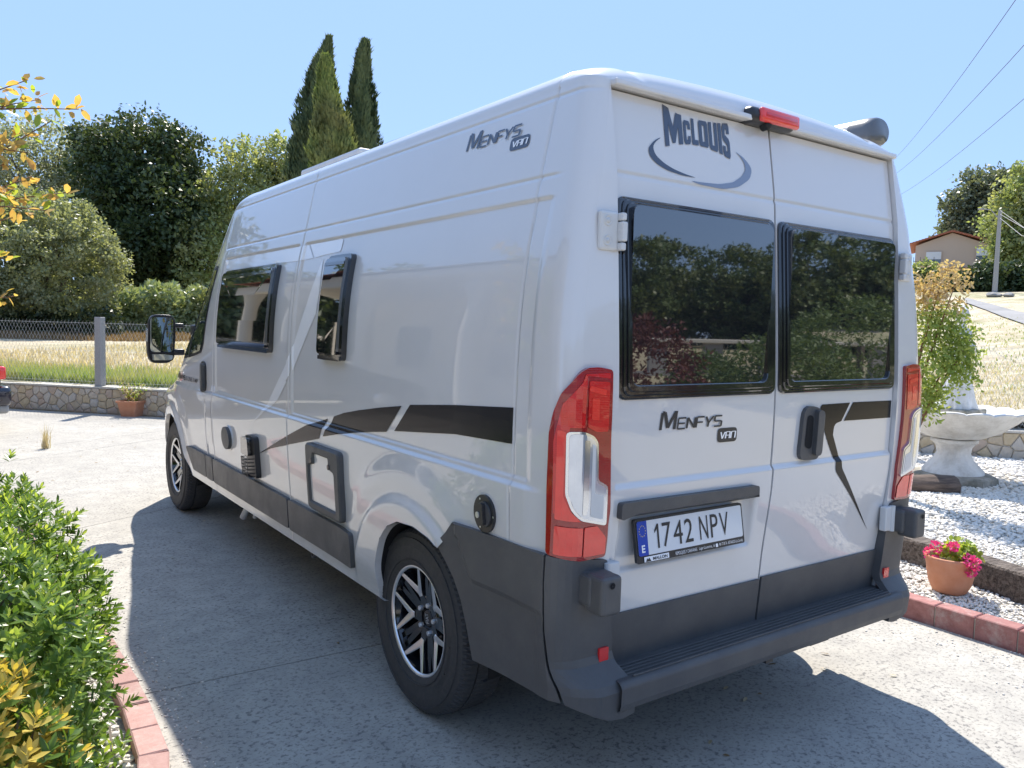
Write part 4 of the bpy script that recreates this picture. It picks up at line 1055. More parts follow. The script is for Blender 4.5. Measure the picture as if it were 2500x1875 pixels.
def leaf_real(name, C, Dv, Nv, ln, wd, m, parent=None, midx=None):
    """curved leaf with a midrib fold, 8 triangles (all triangles)"""
    tri = np.array([(0, 6, 1), (1, 6, 7), (1, 7, 2), (2, 7, 3), (0, 5, 6), (5, 4, 7), (5, 7, 6), (4, 3, 7)])
    n = len(C); a, b, nn = frames(Dv, Nv); ln = np.broadcast_to(ln, n); wd = np.broadcast_to(wd, n)
    V = C[:, None, :]+a[:, None, :]*(LEAFV[None, :, 0:1]*ln[:, None, None])+b[:, None, :]*(LEAFV[None, :, 1:2]*wd[:, None, None])+nn[:, None, :]*(LEAFV[None, :, 2:3]*wd[:, None, None])
    F = (np.arange(n)*8)[:, None, None]+tri[None]
    mi = None if midx is None else np.repeat(midx, 8)
    return nobj(name, V.reshape(-1, 3), F.reshape(-1, 3), m, parent, True, mi)
_leafmesh = {}
def leaf_mesh(m):
    if m.name not in _leafmesh:
        me = bpy.data.meshes.new('leaf'); tri = [(0, 6, 1), (1, 6, 7, 2), (2, 7, 3), (0, 5, 6), (5, 4, 7, 6), (4, 3, 7)]
        me.from_pydata([tuple(v) for v in LEAFV], [], tri); me.materials.append(m)
        me.polygons.foreach_set('use_smooth', [True]*len(me.polygons)); _leafmesh[m.name] = me
    return _leafmesh[m.name]
def plant_leaves(parent, C, Dv, Nv, ln, wd, mats, midx, nparts=300, jit=True):
    """the leaves nearest the viewpoint become parts of their own, the rest one mesh of kind stuff"""
    ln = np.broadcast_to(ln, len(C)).copy(); wd = np.broadcast_to(wd, len(C)).copy()
    d = np.linalg.norm(C-np.array(CAM), axis=1); vis = (C-np.array(CAM)) @ np.array(cf)
    px = ((C-np.array(CAM)) @ np.array(cr))/vis*1.557; py = ((C-np.array(CAM)) @ np.array(cu))/vis*1.557
    outside = (np.abs(px) > 1.0) | (np.abs(py) > .75) | (vis < .1)
    order = np.argsort(d+outside*100)
    near = order[:nparts]; rest = order[nparts:]
    a, b, n = frames(Dv, Nv)
    for i in near:
        o = bpy.data.objects.new('leaf', leaf_mesh(mats[midx[i]]))
        M_ = Matrix((a[i]*ln[i], b[i]*wd[i], n[i]*wd[i])).transposed().to_4x4(); M_.translation = Vector(C[i])
        o.matrix_local = M_; link(o, parent)
    if len(rest):
        f = leaf_real('foliage', C[rest], Dv[rest], Nv[rest], ln[rest], wd[rest], mats, parent, midx[rest]); f['kind'] = 'stuff'

def crown_points(lobes, n_clump, leaves, cr_, shell=.55, flat=.8):
    """lobes: list of (center, radii); returns leaf centres and outward normals"""
    vol = np.array([r[0]*r[1]*r[2] for c, r in lobes])**(.67); vol = vol/vol.sum()
    Cs = []; 
    for (c, r), v in zip(lobes, vol):
        k = max(3, int(n_clump*v)); u = rand_unit(k); rad = shell+(1.02-shell)*rng.random((k, 1))**.6
        Cs.append(np.array(c)+u*rad*np.array(r))
    Cs = np.concatenate(Cs); k = len(Cs); sz = cr_*(.6+.8*rng.random(k))
    u = rand_unit(k*leaves).reshape(k, leaves, 3); rr = (.35+.65*rng.random((k, leaves, 1))**.5)*sz[:, None, None]
    u2 = u*np.array([1, 1, flat]); Pn = Cs[:, None, :]+u2*rr
    return Pn.reshape(-1, 3), u.reshape(-1, 3)
def tree(name, label, cat, base, lobes, m, n_clump, leaves, cr_, ls, trunk_r, group=None, bark=None, shell=.55, drop=.0, mats=None):
    t = empty(name, base); tag(t, label, cat, group)
    bz = Vector(base)
    bm = bmesh.new()
    tops = [Vector(c) for c, r in lobes]; cen = sum(tops, Vector())/len(tops)
    fork = Vector((0, 0, (min(c[2]-r[2] for c, r in lobes)-bz.z)*.6+.35*(cen.z-bz.z)))
    tube(bm, [(0, 0, -.3), (.05*fork.z, .02, fork.z*.5), tuple(fork)], [trunk_r*1.25, trunk_r, trunk_r*.8], 8)
    for c, r in lobes:
        tip = Vector(c)-bz; mid = fork.lerp(tip, .5)+Vector((random.uniform(-.1, .1)*r[0], random.uniform(-.1, .1)*r[1], 0))
        tube(bm, [tuple(fork), tuple(mid), tuple(tip)], [trunk_r*.6, trunk_r*.35, trunk_r*.12], 6)
        for k in range(3):
            u = Vector(rand_unit(1)[0]); u.z = abs(u.z)
            tube(bm, [tuple(mid), tuple(tip+Vector((u.x*r[0], u.y*r[1], u.z*r[2]))*.75)], [trunk_r*.25, trunk_r*.06], 5)
    bobj('trunk', bm, bark or M_BARK, t, True)
    C, N_ = crown_points(lobes, n_clump, leaves, cr_, shell)
    # ragged outer sprays
    lo_ = [(c, tuple(q*1.10 for q in r)) for c, r in lobes]
    C2, N2 = crown_points(lo_, int(n_clump*.30), int(leaves*.35), cr_*.42, .96); C = np.concatenate([C, C2]); N_ = np.concatenate([N_, N2])
    C = C-np.array(base); n = len(C)
    Nn = N_*.7+rand_unit(n)*.6+np.array([0, 0, .25]); Dv = rand_unit(n)+np.array([0, 0, -drop])
    sz = ls*(.6+.8*rng.random(n))
    f = leaf_quads('crown', C, Dv, Nn, sz, sz*.62, m if mats is None else mats, t, None if mats is None else (rng.random(n) < .3).astype(int)); f['kind'] = 'stuff'
    return t
def blades(name, pts, hgt, wid, m, parent=None, lean=.35, kind='stuff', midx=None):
    n = len(pts); h_ = hgt*(.5+rng.random(n)); a = rng.random(n)*2*PI; d = np.stack([np.cos(a), np.sin(a), np.zeros(n)], 1)
    l = rng.random(n)[:, None]*lean; side = np.stack([-d[:, 1], d[:, 0], d[:, 2]], 1)*wid
    up = np.array([0, 0, 1.0]); P0 = pts-side*.5; P1 = pts+side*.5; Pm = pts+up*h_[:, None]*.55+d*l*h_[:, None]*.35; P2 = pts+up*h_[:, None]*(1-.3*l)+d*l*h_[:, None]
    V = np.stack([P0, P1, Pm+side*.4, P2, Pm-side*.4], 1).reshape(-1, 3); i = np.arange(n)*5
    F = np.concatenate([np.stack([i, i+1, i+2, i+4], 1), np.stack([i+4, i+2, i+3, i+3], 1)])
    F = np.concatenate([np.stack([i, i+1, i+2], 1), np.stack([i, i+2, i+4], 1), np.stack([i+4, i+2, i+3], 1)])
    o = nobj(name, V, F, m, parent, False, None if midx is None else np.concatenate([midx]*3))
    if kind: o['kind'] = kind
    return o

# ------------------------------------------------------------------ terrain
def terr_z(x, y):
    dx = x-CAM.x; dy = y-CAM.y; r = np.hypot(dx, dy); az = np.degrees(np.arctan2(dx, dy))
    zl = np.interp(r, [0, 14, 50, 90, 250], [.43, .43, 1.0, 3.0, 9.0])
    zr = np.interp(r, [0, 9.5, 20, 35, 50, 65, 85, 130, 260], [.45, .45, .85, 1.75, 3.45, 4.9, 6.0, 8.5, 16])
    k = npst(30, 54, az)
    return zl*(1-k)+zr*k+.04*np.sin(x*.7)*np.cos(y*.5)*np.clip((r-9)/10, 0, 1)
def tz(x, y): return float(terr_z(np.array(x), np.array(y)))
ss = np.concatenate([-np.geomspace(200, 4, 30), np.linspace(-3, 22, 60), 22+np.geomspace(1, 240, 34)]); tt = np.concatenate([[.10], np.geomspace(.3, 330, 90)])
SS, TT = np.meshgrid(ss, tt, indexing='ij')
X_ = WA.x+WD.x*SS+WN.x*TT; Y_ = WA.y+WD.y*SS+WN.y*TT; Z_ = terr_z(X_, Y_)
ni, nj = SS.shape; ii = (np.arange(ni-1)[:, None]*nj+np.arange(nj-1)[None]).ravel()
o = nobj('field', np.stack([X_, Y_, Z_], -1).reshape(-1, 3), np.stack([ii, ii+nj, ii+nj+1, ii+1], 1), M_FIELD, None, True); tag(o, kind='structure')
bm = bmesh.new(); bmesh.ops.create_grid(bm, x_segments=1, y_segments=1, size=420); 
for v in bm.verts: v.co.z = -.05
tag(bobj('ground', bm, M_LAWN), kind='structure')
# lane draped on the rising ground at the right
def on_terrain(px, py):
    lo, hi = 10.0, 200.0
    prev = None
    for r in np.geomspace(9, 200, 400):
        p = atd(px, py, r)
        if p.z < tz(p.x, p.y): return p
    return atd(px, py, 60)
cl = [(2500, 742), (2360, 722), (2260, 700), (2212, 689), (2165, 675), (2130, 663), (2105, 655), (2085, 649)]
pts = []
for px, py in cl:
    lo_ = on_terrain(px, py+14*(.55+.45*(px-2085)/130 if px < 2215 else 1.3)); hi_ = on_terrain(px, py-12*(.35+.5*(px-2085)/130 if px < 2215 else 1.0)); pts.append((lo_, hi_))
bm = bmesh.new(); pr = None
for a, b in pts:
    cur = []
    for k in range(7):
        q = a.lerp(b, k/6); cur.append(bm.verts.new((q.x, q.y, tz(q.x, q.y)+.05)))
    if pr:
        for k in range(6): bm.faces.new((pr[k], cur[k], cur[k+1], pr[k+1]))
    pr = cur
bmesh.ops.subdivide_edges(bm, edges=bm.edges, cuts=2, use_grid_fill=True)
for v in bm.verts: v.co.z = tz(v.co.x, v.co.y)+.06
tag(bobj('road', bm, M_ROAD), kind='structure')

# ------------------------------------------------------------------ driveway slabs
drive = empty('driveway'); tag(drive, kind='structure')
bm = bmesh.new()
outl = [(-16, -9), (1.84, -9), (1.84, 5.5), (1.76, 7.2), (1.45, 8.7), (1.0, 10.0), (.55, 11.0), (.40, 11.45), (-1.78, 13.90), (-6, 18.6), (-16, 30)]
bm.faces.new([bm.verts.new((x, y, 0)) for x, y in outl])
for c_, n_ in (((-1.3, 1.69), (.035, 1)), ((-1.61, 4.81), (-.52, 1)), ((-2.0, 8.1), (-.62, 1)), ((-2.0, 8.91), (-.54, 1)), ((0, -2.4), (.02, 1)), ((0, -5.6), (.02, 1))):
    bmesh.ops.bisect_plane(bm, geom=bm.verts[:]+bm.edges[:]+bm.faces[:], plane_co=(*c_, 0), plane_no=(*n_, 0), dist=1e-4)
for c_, n_ in (((-6.2, 0), (1, .05)), ((-11, 0), (1, .02))):
    bmesh.ops.bisect_plane(bm, geom=bm.verts[:]+bm.edges[:]+bm.faces[:], plane_co=(*c_, 0), plane_no=(*n_, 0), dist=1e-4)
bmesh.ops.split_edges(bm, edges=bm.edges)
polys = [[v.co.copy() for v in f.verts] for f in bm.faces]; bm.free()
for pl in polys:
    bm = bmesh.new()
    f = bm.faces.new([bm.verts.new(v) for v in pl]); f.normal_update()
    if f.normal.z < 0: f.normal_flip()
    L0 = bm.edges[:]
    bm.free(); bm = bmesh.new(); big = []
    for a_, b_ in zip(pl, pl[1:]+pl[:1]):
        n_ = max(1, min(60, int((b_-a_).length/.12))); big += [a_.lerp(b_, i/n_) for i in range(n_)]
    f = bm.faces.new([bm.verts.new(v) for v in big]); f.normal_update()
    if f.normal.z < 0: f.normal_flip()
    rg_ = bmesh.ops.inset_region(bm, faces=bm.faces[:], thickness=.004, use_boundary=True)
    inner = [q for q in bm.faces if q not in rg_['faces']]
    for v in bm.verts:
        if any(e.is_boundary for e in v.link_edges): v.co.z = -.05
    for v in inner[0].verts: v.co.x += random.uniform(-.0016, .0016); v.co.y += random.uniform(-.0022, .0022)
    bobj('concrete_slab', bm, M_CONC, drive)
bm = bmesh.new(); bm.faces.new([bm.verts.new((x, y, -.022)) for x, y in outl]); bobj('joint_filling', bm, M_JOINT, drive)

# ------------------------------------------------------------------ kerbs
def kerb(name, label, path, wd, ht, bl, m, side=1):
    k = empty(name); tag(k, label, 'kerb')
    P_ = [Vector(p) for p in path]; L_ = [0]
    for a, b in zip(P_, P_[1:]): L_.append(L_[-1]+(b-a).length)
    def at(t):
        for i in range(len(P_)-1):
            if t <= L_[i+1]: return P_[i].lerp(P_[i+1], (t-L_[i])/(L_[i+1]-L_[i]))
        return P_[-1]
    n = int(L_[-1]/bl)
    for i in range(n):
        a, b = at(i*bl+.004), at((i+1)*bl-.004)
        d = (b-a).normalized(); nn = Vector((-d.y, d.x))*side
        bm = bmesh.new(); j = random.uniform(-.003, .003)
        top = [a, b, b+nn*wd, a+nn*wd]; zt = ht+j
        vs0 = [bm.verts.new((p.x, p.y, -.02)) for p in top]; vs1 = [bm.verts.new((p.x+random.uniform(-.002, .002), p.y+random.uniform(-.002, .002), zt)) for p in top]
        bm.faces.new(vs1)
        for q in range(4): bm.faces.new((vs0[q], vs0[(q+1) % 4], vs1[(q+1) % 4], vs1[q]))
        bmesh.ops.recalc_face_normals(bm, faces=bm.faces)
        bmesh.ops.bevel(bm, geom=[e for e in bm.edges if all(v.co.z > .03 for v in e.verts)], offset=.005, segments=1, affect='EDGES')
        bobj('brick', bm, m, k)
    bm = bmesh.new(); pr = None     # mortar bed between the bricks
    for p, t in zip(P_, L_):
        q = at(min(L_[-1], t+.01)); p2 = at(max(0, t-.01)); d = (q-p2).normalized(); nn = Vector((-d.y, d.x))*side
        a = p+nn*.006; b = p+nn*(wd-.006)
        cur = [bm.verts.new((a.x, a.y, -.01)), bm.verts.new((a.x, a.y, ht-.012)), bm.verts.new((b.x, b.y, ht-.012)), bm.verts.new((b.x, b.y, -.01))]
        if pr:
            for i in range(3): bm.faces.new((pr[i], pr[i+1], cur[i+1], cur[i]))
        pr = cur
    bobj('mortar_bed', bm, M_MORTAR, k)
    return k
kl = [(-5.5, -1.3), (-3.6, -1.0), (-2.6, -.45), (-2.1, .3), (-1.90, .95), (-1.875, 1.5), (-1.885, 2.0), (-1.91, 3.0), (-1.96, 4.4), (-2.05, 5.8), (-2.3, 6.9), (-3.0, 7.6), (-5.5, 7.9)]
kerb('brick_kerb', 'row of pale red edging bricks curving round the hedge bed on the left', kl, .095, .095, .205, M_KERB, 1)
kr = [(1.845, -5.0), (1.845, .6), (1.845, 5.5), (1.765, 7.2), (1.455, 8.7), (1.005, 10.0), (.56, 10.95), (.45, 11.3)]
kerb('brick_kerb', 'row of dark red edging bricks between the drive and the white gravel on the right', kr, .105, .115, .205, M_KERB2, -1)

# ------------------------------------------------------------------ gravel
def ico():
    bm = bmesh.new(); bmesh.ops.create_icosphere(bm, subdivisions=1, radius=1); v = np.array([x.co[:] for x in bm.verts]); f = np.array([[q.index for q in p.verts] for p in bm.faces]); bm.free(); return v, f
IV, IF = ico()
def pebbles(name, pts, size, m):
    n = len(pts); sc = size*(.55+.9*rng.random((n, 1)))*np.array([1, .75, .55])*(.8+.4*rng.random((n, 3)))
    a = rng.random(n)*2*PI; b = (rng.random(n)-.5)*1.2
    ca, sa, cb, sb = np.cos(a), np.sin(a), np.cos(b), np.sin(b)
    Rm = np.zeros((n, 3, 3)); Rm[:, 0, 0] = ca; Rm[:, 0, 1] = -sa*cb; Rm[:, 0, 2] = sa*sb; Rm[:, 1, 0] = sa; Rm[:, 1, 1] = ca*cb; Rm[:, 1, 2] = -ca*sb; Rm[:, 2, 1] = sb; Rm[:, 2, 2] = cb
    V = IV[None]*(1+.22*(rng.random((n, 12))[..., None]-.5)*2)*sc[:, None, :]
    V = np.einsum('nij,nkj->nki', Rm, V)+pts[:, None, :]
    F = (np.arange(n)*12)[:, None, None]+IF[None]
    o = nobj(name, V.reshape(-1, 3), F.reshape(-1, 3), m, None, False); return o
def gz(x, y): return .035+.02*np.sin(x*2.1+y)*np.cos(y*1.7)+.05*npst(2.6, 3.6, x)
def wall_t(x, y): return (x-WA.x)*WN.x+(y-WA.y)*WN.y
bm = bmesh.new()
gp = [(1.93, -6), (12.5, -6), (12.5, -2.9), (1.1, 10.8), (1.95, 6)]
xs_ = np.linspace(1.93, 12.5, 60); ys_ = np.linspace(-6, 11, 90); XX, YY = np.meshgrid(xs_, ys_, indexing='ij'); ZZ = gz(XX, YY)-.006
idx = [(i*90+j, (i+1)*90+j, (i+1)*90+j+1, i*90+j+1) for i in range(59) for j in range(89) if wall_t((XX[i, j]+XX[i+1, j+1])/2, (YY[i, j]+YY[i+1, j+1])/2) < .1]
bm.free()
tag(nobj('gravel_bed', np.stack([XX, YY, ZZ], -1).reshape(-1, 3), np.array(idx), M_GRAVB, None, True), kind='structure')
pp = []
for (x0, x1, y0, y1, sp) in ((1.94, 3.6, -1.3, 2.0, .019), (3.6, 6.0, -.6, 3.6, .030), (6.0, 9.2, .6, 5.0, .042), (1.94, 3.6, 2.0, 4.0, .04)):
    n = int((x1-x0)*(y1-y0)/sp**2); q = np.stack([x0+(x1-x0)*rng.random(n), y0+(y1-y0)*rng.random(n)], 1); q = q[wall_t(q[:, 0], q[:, 1]) < -.13]
    z = gz(q[:, 0], q[:, 1])+.004*rng.random(len(q)); pp.append((np.concatenate([q, z[:, None]], 1), sp*.62))
bed = empty('white_gravel'); 
allp = np.concatenate([a for a, b in pp]); 
objs = [pebbles('white_gravel', a, b, M_GRAV) for a, b in pp]
bpy.data.objects.remove(bed)
for o in objs: tag(o, kind='stuff')
n = 5200; q = np.stack([-2.75+.80*rng.random(n), -.2+2.3*rng.random(n)], 1)
k_ = q[:, 0] < -1.99-.10*np.clip(.9-q[:, 1], 0, 2)*1.6
q = q[k_]; o = pebbles('white_gravel', np.concatenate([q, .045+.008*rng.random((len(q), 1))], 1), .012, M_GRAV); tag(o, kind='stuff')
bm = bmesh.new(); bm.faces.new([bm.verts.new((x, y, .042)) for x, y in [(-5.4, -1.2), (-3.6, -.9), (-2.65, -.35), (-2.18, .35), (-1.99, .95), (-1.965, 1.5), (-1.975, 2.0), (-2.0, 3.0), (-2.05, 4.4), (-2.14, 5.75), (-2.4, 6.8), (-3.1, 7.5), (-5.5, 7.8)]])
tag(bobj('planting_bed', bm, M_GRAVB), kind='structure')

n = 900; q = np.stack([1.83-np.abs(rng.normal(size=n))*.22, -2+9*rng.random(n)], 1); n3 = 260; q2 = np.stack([-1.84+np.abs(rng.normal(size=n3))*.10, .9+3*rng.random(n3)], 1); q = np.concatenate([q, q2])
tag(pebbles('stray_grit', np.concatenate([q, np.full((len(q), 1), .002)], 1), .0055, M_GRAV), kind='stuff')
n = 170; q = np.stack([-6+7.7*rng.random(n), -1+13*rng.random(n), np.full(n, .006)], 1); k_ = (q[:, 0] > -1.8) | (q[:, 1] > 8.2); q = q[k_]; n = len(q); Dv = rand_unit(n); Dv[:, 2] *= .15
tag(leaf_real('fallen_leaves', q, Dv, rand_unit(n)*.25+np.array([0, 0, 1.0]), .03+.02*rng.random(n), .015, [M_DRY, M_STRAW], None, (rng.random(n) < .4).astype(int)), kind='stuff')

# ------------------------------------------------------------------ boundary wall of rubble stones
wall = empty('stone_wall'); tag(wall, 'low beige rubble stone wall along the edge of the drive and the gravel', 'wall')
def wp(s_, t, z): return (WA.x+WD.x*s_+WN.x*t, WA.y+WD.y*s_+WN.y*t, z)
bm = bmesh.new()
a = [bm.verts.new(wp(-12, 0, -.05)), bm.verts.new(wp(-12, 0, .405)), bm.verts.new(wp(-12, .22, .405)), bm.verts.new(wp(-12, .22, -.05))]
b = [bm.verts.new(wp(24, 0, -.05)), bm.verts.new(wp(24, 0, .405)), bm.verts.new(wp(24, .22, .405)), bm.verts.new(wp(24, .22, -.05))]
for i in range(3): bm.faces.new((a[i], b[i], b[i+1], a[i+1]))
bobj('wall_core', bm, M_MORTAR, wall)
bm = bmesh.new(); pr = None
for k in range(181):
    s_ = -12+.2*k; j1 = random.uniform(-.006, .006); j2 = random.uniform(-.005, .005)
    cur = [bm.verts.new(wp(s_, -.030+j1, .400)), bm.verts.new(wp(s_, -.030+j1, .428+j2)), bm.verts.new(wp(s_, .26, .440+j2)), bm.verts.new(wp(s_, .26, .36))]
    if pr:
        for i in range(3): bm.faces.new((pr[i], cur[i], cur[i+1], pr[i+1]))
    pr = cur
bobj('wall_coping', bm, mat('cement_coping', (.55, .53, .48), .9, noise=(1, (.42, .40, .35)), bump=.4, bscale=20), wall)
def clip(poly, p, q):
    """keep the side of the bisector nearer p"""
    mx, my = (p[0]+q[0])/2, (p[1]+q[1])/2; nx, ny = q[0]-p[0], q[1]-p[1]; out = []
    for i in range(len(poly)):
        a, b = poly[i], poly[(i+1) % len(poly)]; da = (a[0]-mx)*nx+(a[1]-my)*ny; db = (b[0]-mx)*nx+(b[1]-my)*ny
        if da <= 0: out.append(a)
        if da*db < 0: t = da/(da-db); out.append((a[0]+(b[0]-a[0])*t, a[1]+(b[1]-a[1])*t))
    return out
def stones(s0, s1, n, gap, zmax=.40):
    pts = []; tries = 0; mind = math.sqrt((s1-s0)*zmax/n)*.72
    while len(pts) < n and tries < 20000:
        tries += 1; p = (random.uniform(s0, s1), random.uniform(.0, zmax))
        if all(math.hypot((p[0]-q[0])*.85, p[1]-q[1]) > mind for q in pts): pts.append(p)
    for p in pts:
        poly = [(s0, .0), (s1, .0), (s1, zmax), (s0, zmax)]
        for q in sorted(pts, key=lambda q: (q[0]-p[0])**2+(q[1]-p[1])**2)[1:14]: poly = clip(poly, p, q)
        cx_ = sum(a[0] for a in poly)/len(poly); cz_ = sum(a[1] for a in poly)/len(poly)
        def shr(d): return [(cx_+(a-cx_)*(1-d/max(.02, math.hypot(a-cx_, b-cz_))), cz_+(b-cz_)*(1-d/max(.02, math.hypot(a-cx_, b-cz_)))) for a, b in poly]
        bm = bmesh.new(); h0 = .014+.012*random.random()
        r0 = [bm.verts.new(wp(a, .004, b)) for a, b in shr(gap)]; r1 = [bm.verts.new(wp(a, -h0+random.uniform(-.002, .002), b)) for a, b in shr(gap+.010)]
        n_ = len(r0); c_ = bm.verts.new(wp(cx_, -h0-.006, cz_))
        for i in range(n_):
            bm.faces.new((r0[i], r0[(i+1) % n_], r1[(i+1) % n_], r1[i])); bm.faces.new((r1[i], r1[(i+1) % n_], c_))
        bmesh.ops.recalc_face_normals(bm, faces=bm.faces)
        bobj('stone', bm, random.choice(STONES), wall)
stones(-1.2, 3.7, 125, .004); stones(13.6, 16.4, 60, .004)
# wall far stretches keep the mortar face; fence on top
fence = empty('wire_fence'); tag(fence, 'chain-link fence with square concrete posts standing on the stone wall', 'fence')
s_post = (Vector((-.54, 12.55))-WA).dot(WD)
for k in range(-2, 6):
    s_ = s_post+2.95*k
    if abs(s_-15) < 1.2: continue
    bm = bmesh.new(); x, y, z = wp(s_, .08, 0); vs_ = box(bm, (0, 0, 0), (.125, .125, 1.16), Matrix.Rotation(math.atan2(WD.y, WD.x), 3, 'Z'), bevel=.008, seg=1)
    for v in bm.verts:
        if v.co.z > .5: v.co.x *= .94; v.co.y *= .94
    o = bobj('fence_post', bm, M_POST, fence); o.location = (x, y, .97)
    bm = bmesh.new()
    for zz_ in (.52, 1.0): box(bm, (x, y, zz_), (.132, .132, .006), Matrix.Rotation(math.atan2(WD.y, WD.x), 3, 'Z')) if False else None
    bm.free()
def wires():
    A, B = [], []
    sp = .068; z0, z1 = .45, 1.46; H = z1-z0; hh = .02
    for k in range(int(-9/sp), int(19/sp)):
        s_ = k*sp
        for dr_ in (-1, 1):
            A.append(wp(s_, .08, z0)); B.append(wp(s_+dr_*H*.55, .08, z1+(.03 if dr_ > 0 else 0)))
    for z in (.50, 1.0, 1.45):
        for k in range(28): A.append(wp(-9+k, .081, z-.0)); B.append(wp(-8+k, .081, z))
    A = np.array(A); B = np.array(B); d = B-A; d /= np.linalg.norm(d, axis=1, keepdims=True)
    u = np.cross(d, [0, 0, 1.0]); u /= np.linalg.norm(u, axis=1, keepdims=True); v = np.cross(d, u); r = .0017
    ring = [u*r, (-u*.5+v*.87)*r, (-u*.5-v*.87)*r]
    V = np.stack([A+q for q in ring]+[B+q for q in ring], 1).reshape(-1, 3); n = len(A); i = (np.arange(n)*6)[:, None]
    F = np.concatenate([i+np.array([[0, 1, 4, 3]]), i+np.array([[1, 2, 5, 4]]), i+np.array([[2, 0, 3, 5]])])
    o = nobj('wire_mesh', V, F, M_WIRE, fence); o['kind'] = 'stuff'
wires()

# ------------------------------------------------------------------ grasses
def field_pts(s0, s1, t0, t1, n, bias=1.0):
    s_ = s0+(s1-s0)*rng.random(n); t = t0+(t1-t0)*rng.random(n)**bias
    x = WA.x+WD.x*s_+WN.x*t; y = WA.y+WD.y*s_+WN.y*t; return np.stack([x, y, terr_z(x, y)], 1)
tag(blades('green_grass', field_pts(-2.5, 5, .28, 2.4, 12000, 2.2), .17, .012, [M_GRASS]), kind='stuff')
tag(blades('stubble', field_pts(-6, 12, 2.2, 24, 30000, 1.4), .13, .016, M_STRAW, lean=.9), kind='stuff')
tag(blades('dry_grass', field_pts(12, 26, .3, 10, 24000, 1.3), .06, .012, [M_STRAW, M_GRASS], lean=.9, midx=(rng.random(24000) < .35).astype(int)), kind='stuff')
tag(blades('grass', field_pts(14, 60, 10, 30, 12000, 1.0), .08, .03, [M_GRASS], lean=.8), kind='stuff')

# ------------------------------------------------------------------ trees at the left
def T3(px, py, r): p = atd(px, py, r); return (p.x, p.y, p.z)
def gbase(px, r): p = atd(px, 700, r); return (p.x, p.y, tz(p.x, p.y)-.1)
def lob(px, py, r, w_, h_=None, dep=None):
    """lobe given in picture units: half width w_, half height h_ (px of 2212)"""
    k = r/1722; h_ = h_ or w_; return (T3(px, py, r), (w_*k, (dep or w_)*k, h_*k))
tree('oak_tree', 'big dark green oak with dense rounded crown behind the field', 'tree', gbase(320, 48),
     [lob(300, 345, 48, 88, 78), lob(380, 350, 48, 62, 60), lob(235, 400, 48, 62, 90), lob(330, 470, 47, 120, 115), lob(405, 450, 48, 60, 80), lob(255, 540, 47, 75, 75), lob(380, 545, 47, 80, 70), lob(200, 330, 49, 35, 45)],
     M_OAK, 620, 75, .95, .24, .35, shell=.5)
tree('olive_tree', 'greyish green tree with fine airy crown at the far left behind the rounded bush', 'tree', gbase(120, 53),
     [lob(120, 340, 53, 70, 70), lob(60, 370, 53, 60, 80), lob(165, 380, 53, 45, 90), lob(10, 350, 53, 60, 70), lob(130, 440, 53, 90, 80), lob(-60, 380, 53, 60, 90)],
     M_OLIVE, 270, 60, .85, .18, .28, shell=.3)
tree('willow_bush', 'rounded grey-green bush as tall as a tree in front of the dark oak', 'bush', gbase(90, 36),
     [lob(80, 560, 36, 135, 118), lob(150, 585, 36, 92, 100), lob(10, 570, 36, 110, 110), lob(120, 510, 36, 80, 75), lob(-90, 580, 36, 110, 110)],
     M_WILLOW, 620, 85, .42, .13, .22, shell=.75)
tree('young_oak_tree', 'light green sparse tree between the dark oak and the cypresses, its top in sunlight', 'tree', gbase(505, 46),
     [lob(510, 350, 46, 38, 55), lob(470, 420, 46, 40, 50), lob(520, 430, 46, 50, 60), lob(450, 500, 45, 45, 45), lob(430, 560, 44, 40, 50), lob(490, 520, 46, 60, 70)],
     M_OAK2, 200, 50, .6, .20, .2, shell=.35)
tree('young_oak_tree', 'light green tree with its crown touching the left cypress', 'tree', gbase(600, 47),
     [lob(600, 350, 47, 42, 55), lob(575, 390, 47, 35, 50), lob(625, 370, 47, 28, 70), lob(590, 450, 47, 60, 70), lob(640, 430, 47, 40, 90)],
     M_OAK2, 210, 52, .6, .20, .2, shell=.35)
tree('oak_tree', 'dark green oak mostly hidden behind the van roof and windscreen', 'tree', gbase(700, 55),
     [lob(700, 430, 55, 80, 110), lob(800, 470, 55, 90, 100), lob(560, 560, 52, 70, 90), lob(900, 490, 56, 110, 90), lob(1000, 520, 57, 110, 90)],
     M_OAK, 300, 60, 1.0, .26, .3)
# undergrowth and ferns along the far edge of the field
def thicket(name, pxs, r0, r1, py0, py1, n, ls, m, kind='stuff', drop=.0):
    px = pxs[0]+(pxs[1]-pxs[0])*rng.random(n); r = r0+(r1-r0)*rng.random(n); f = rng.random(n)
    P_ = []
    for a, b, t in zip(px, r, f):
        g = atd(a, 700, b); z0 = tz(g.x, g.y); top = atd(a, py0+(py1-py0)*.5+math.sin(a*.05)*8+math.sin(a*.13)*6, b).z
        P_.append((g.x, g.y, z0+(max(top, z0+.3)-z0)*t))
    P_ = np.array(P_); Nn = rand_unit(n)+np.array([-.3, -.6, .5]); Dv = rand_unit(n)+np.array([0, 0, drop])
    sz = ls*(.6+.8*rng.random(n))
    return tag(leaf_quads(name, P_, Dv, Nn, sz, sz*.45, m), kind=kind)
thicket('undergrowth', (-120, 700), 50, 58, 560, 640, 9000, .55, M_UNDER)
thicket('undergrowth', (-120, 470), 40, 44, 640, 690, 4000, .35, M_UNDER)
thicket('fern_bank', (205, 520), 38, 42, 600, 640, 15000, .26, M_FERN, drop=.4)
thicket('fern_bank', (-100, 260), 34, 37, 660, 690, 3500, .22, M_UNDER, drop=.3)
n = 9000; px = -120+720*rng.random(n); r = 32+4.5*rng.random(n); P_ = []
for a, b in zip(px, r): g = atd(a, 700, b); P_.append((g.x, g.y, tz(g.x, g.y)))
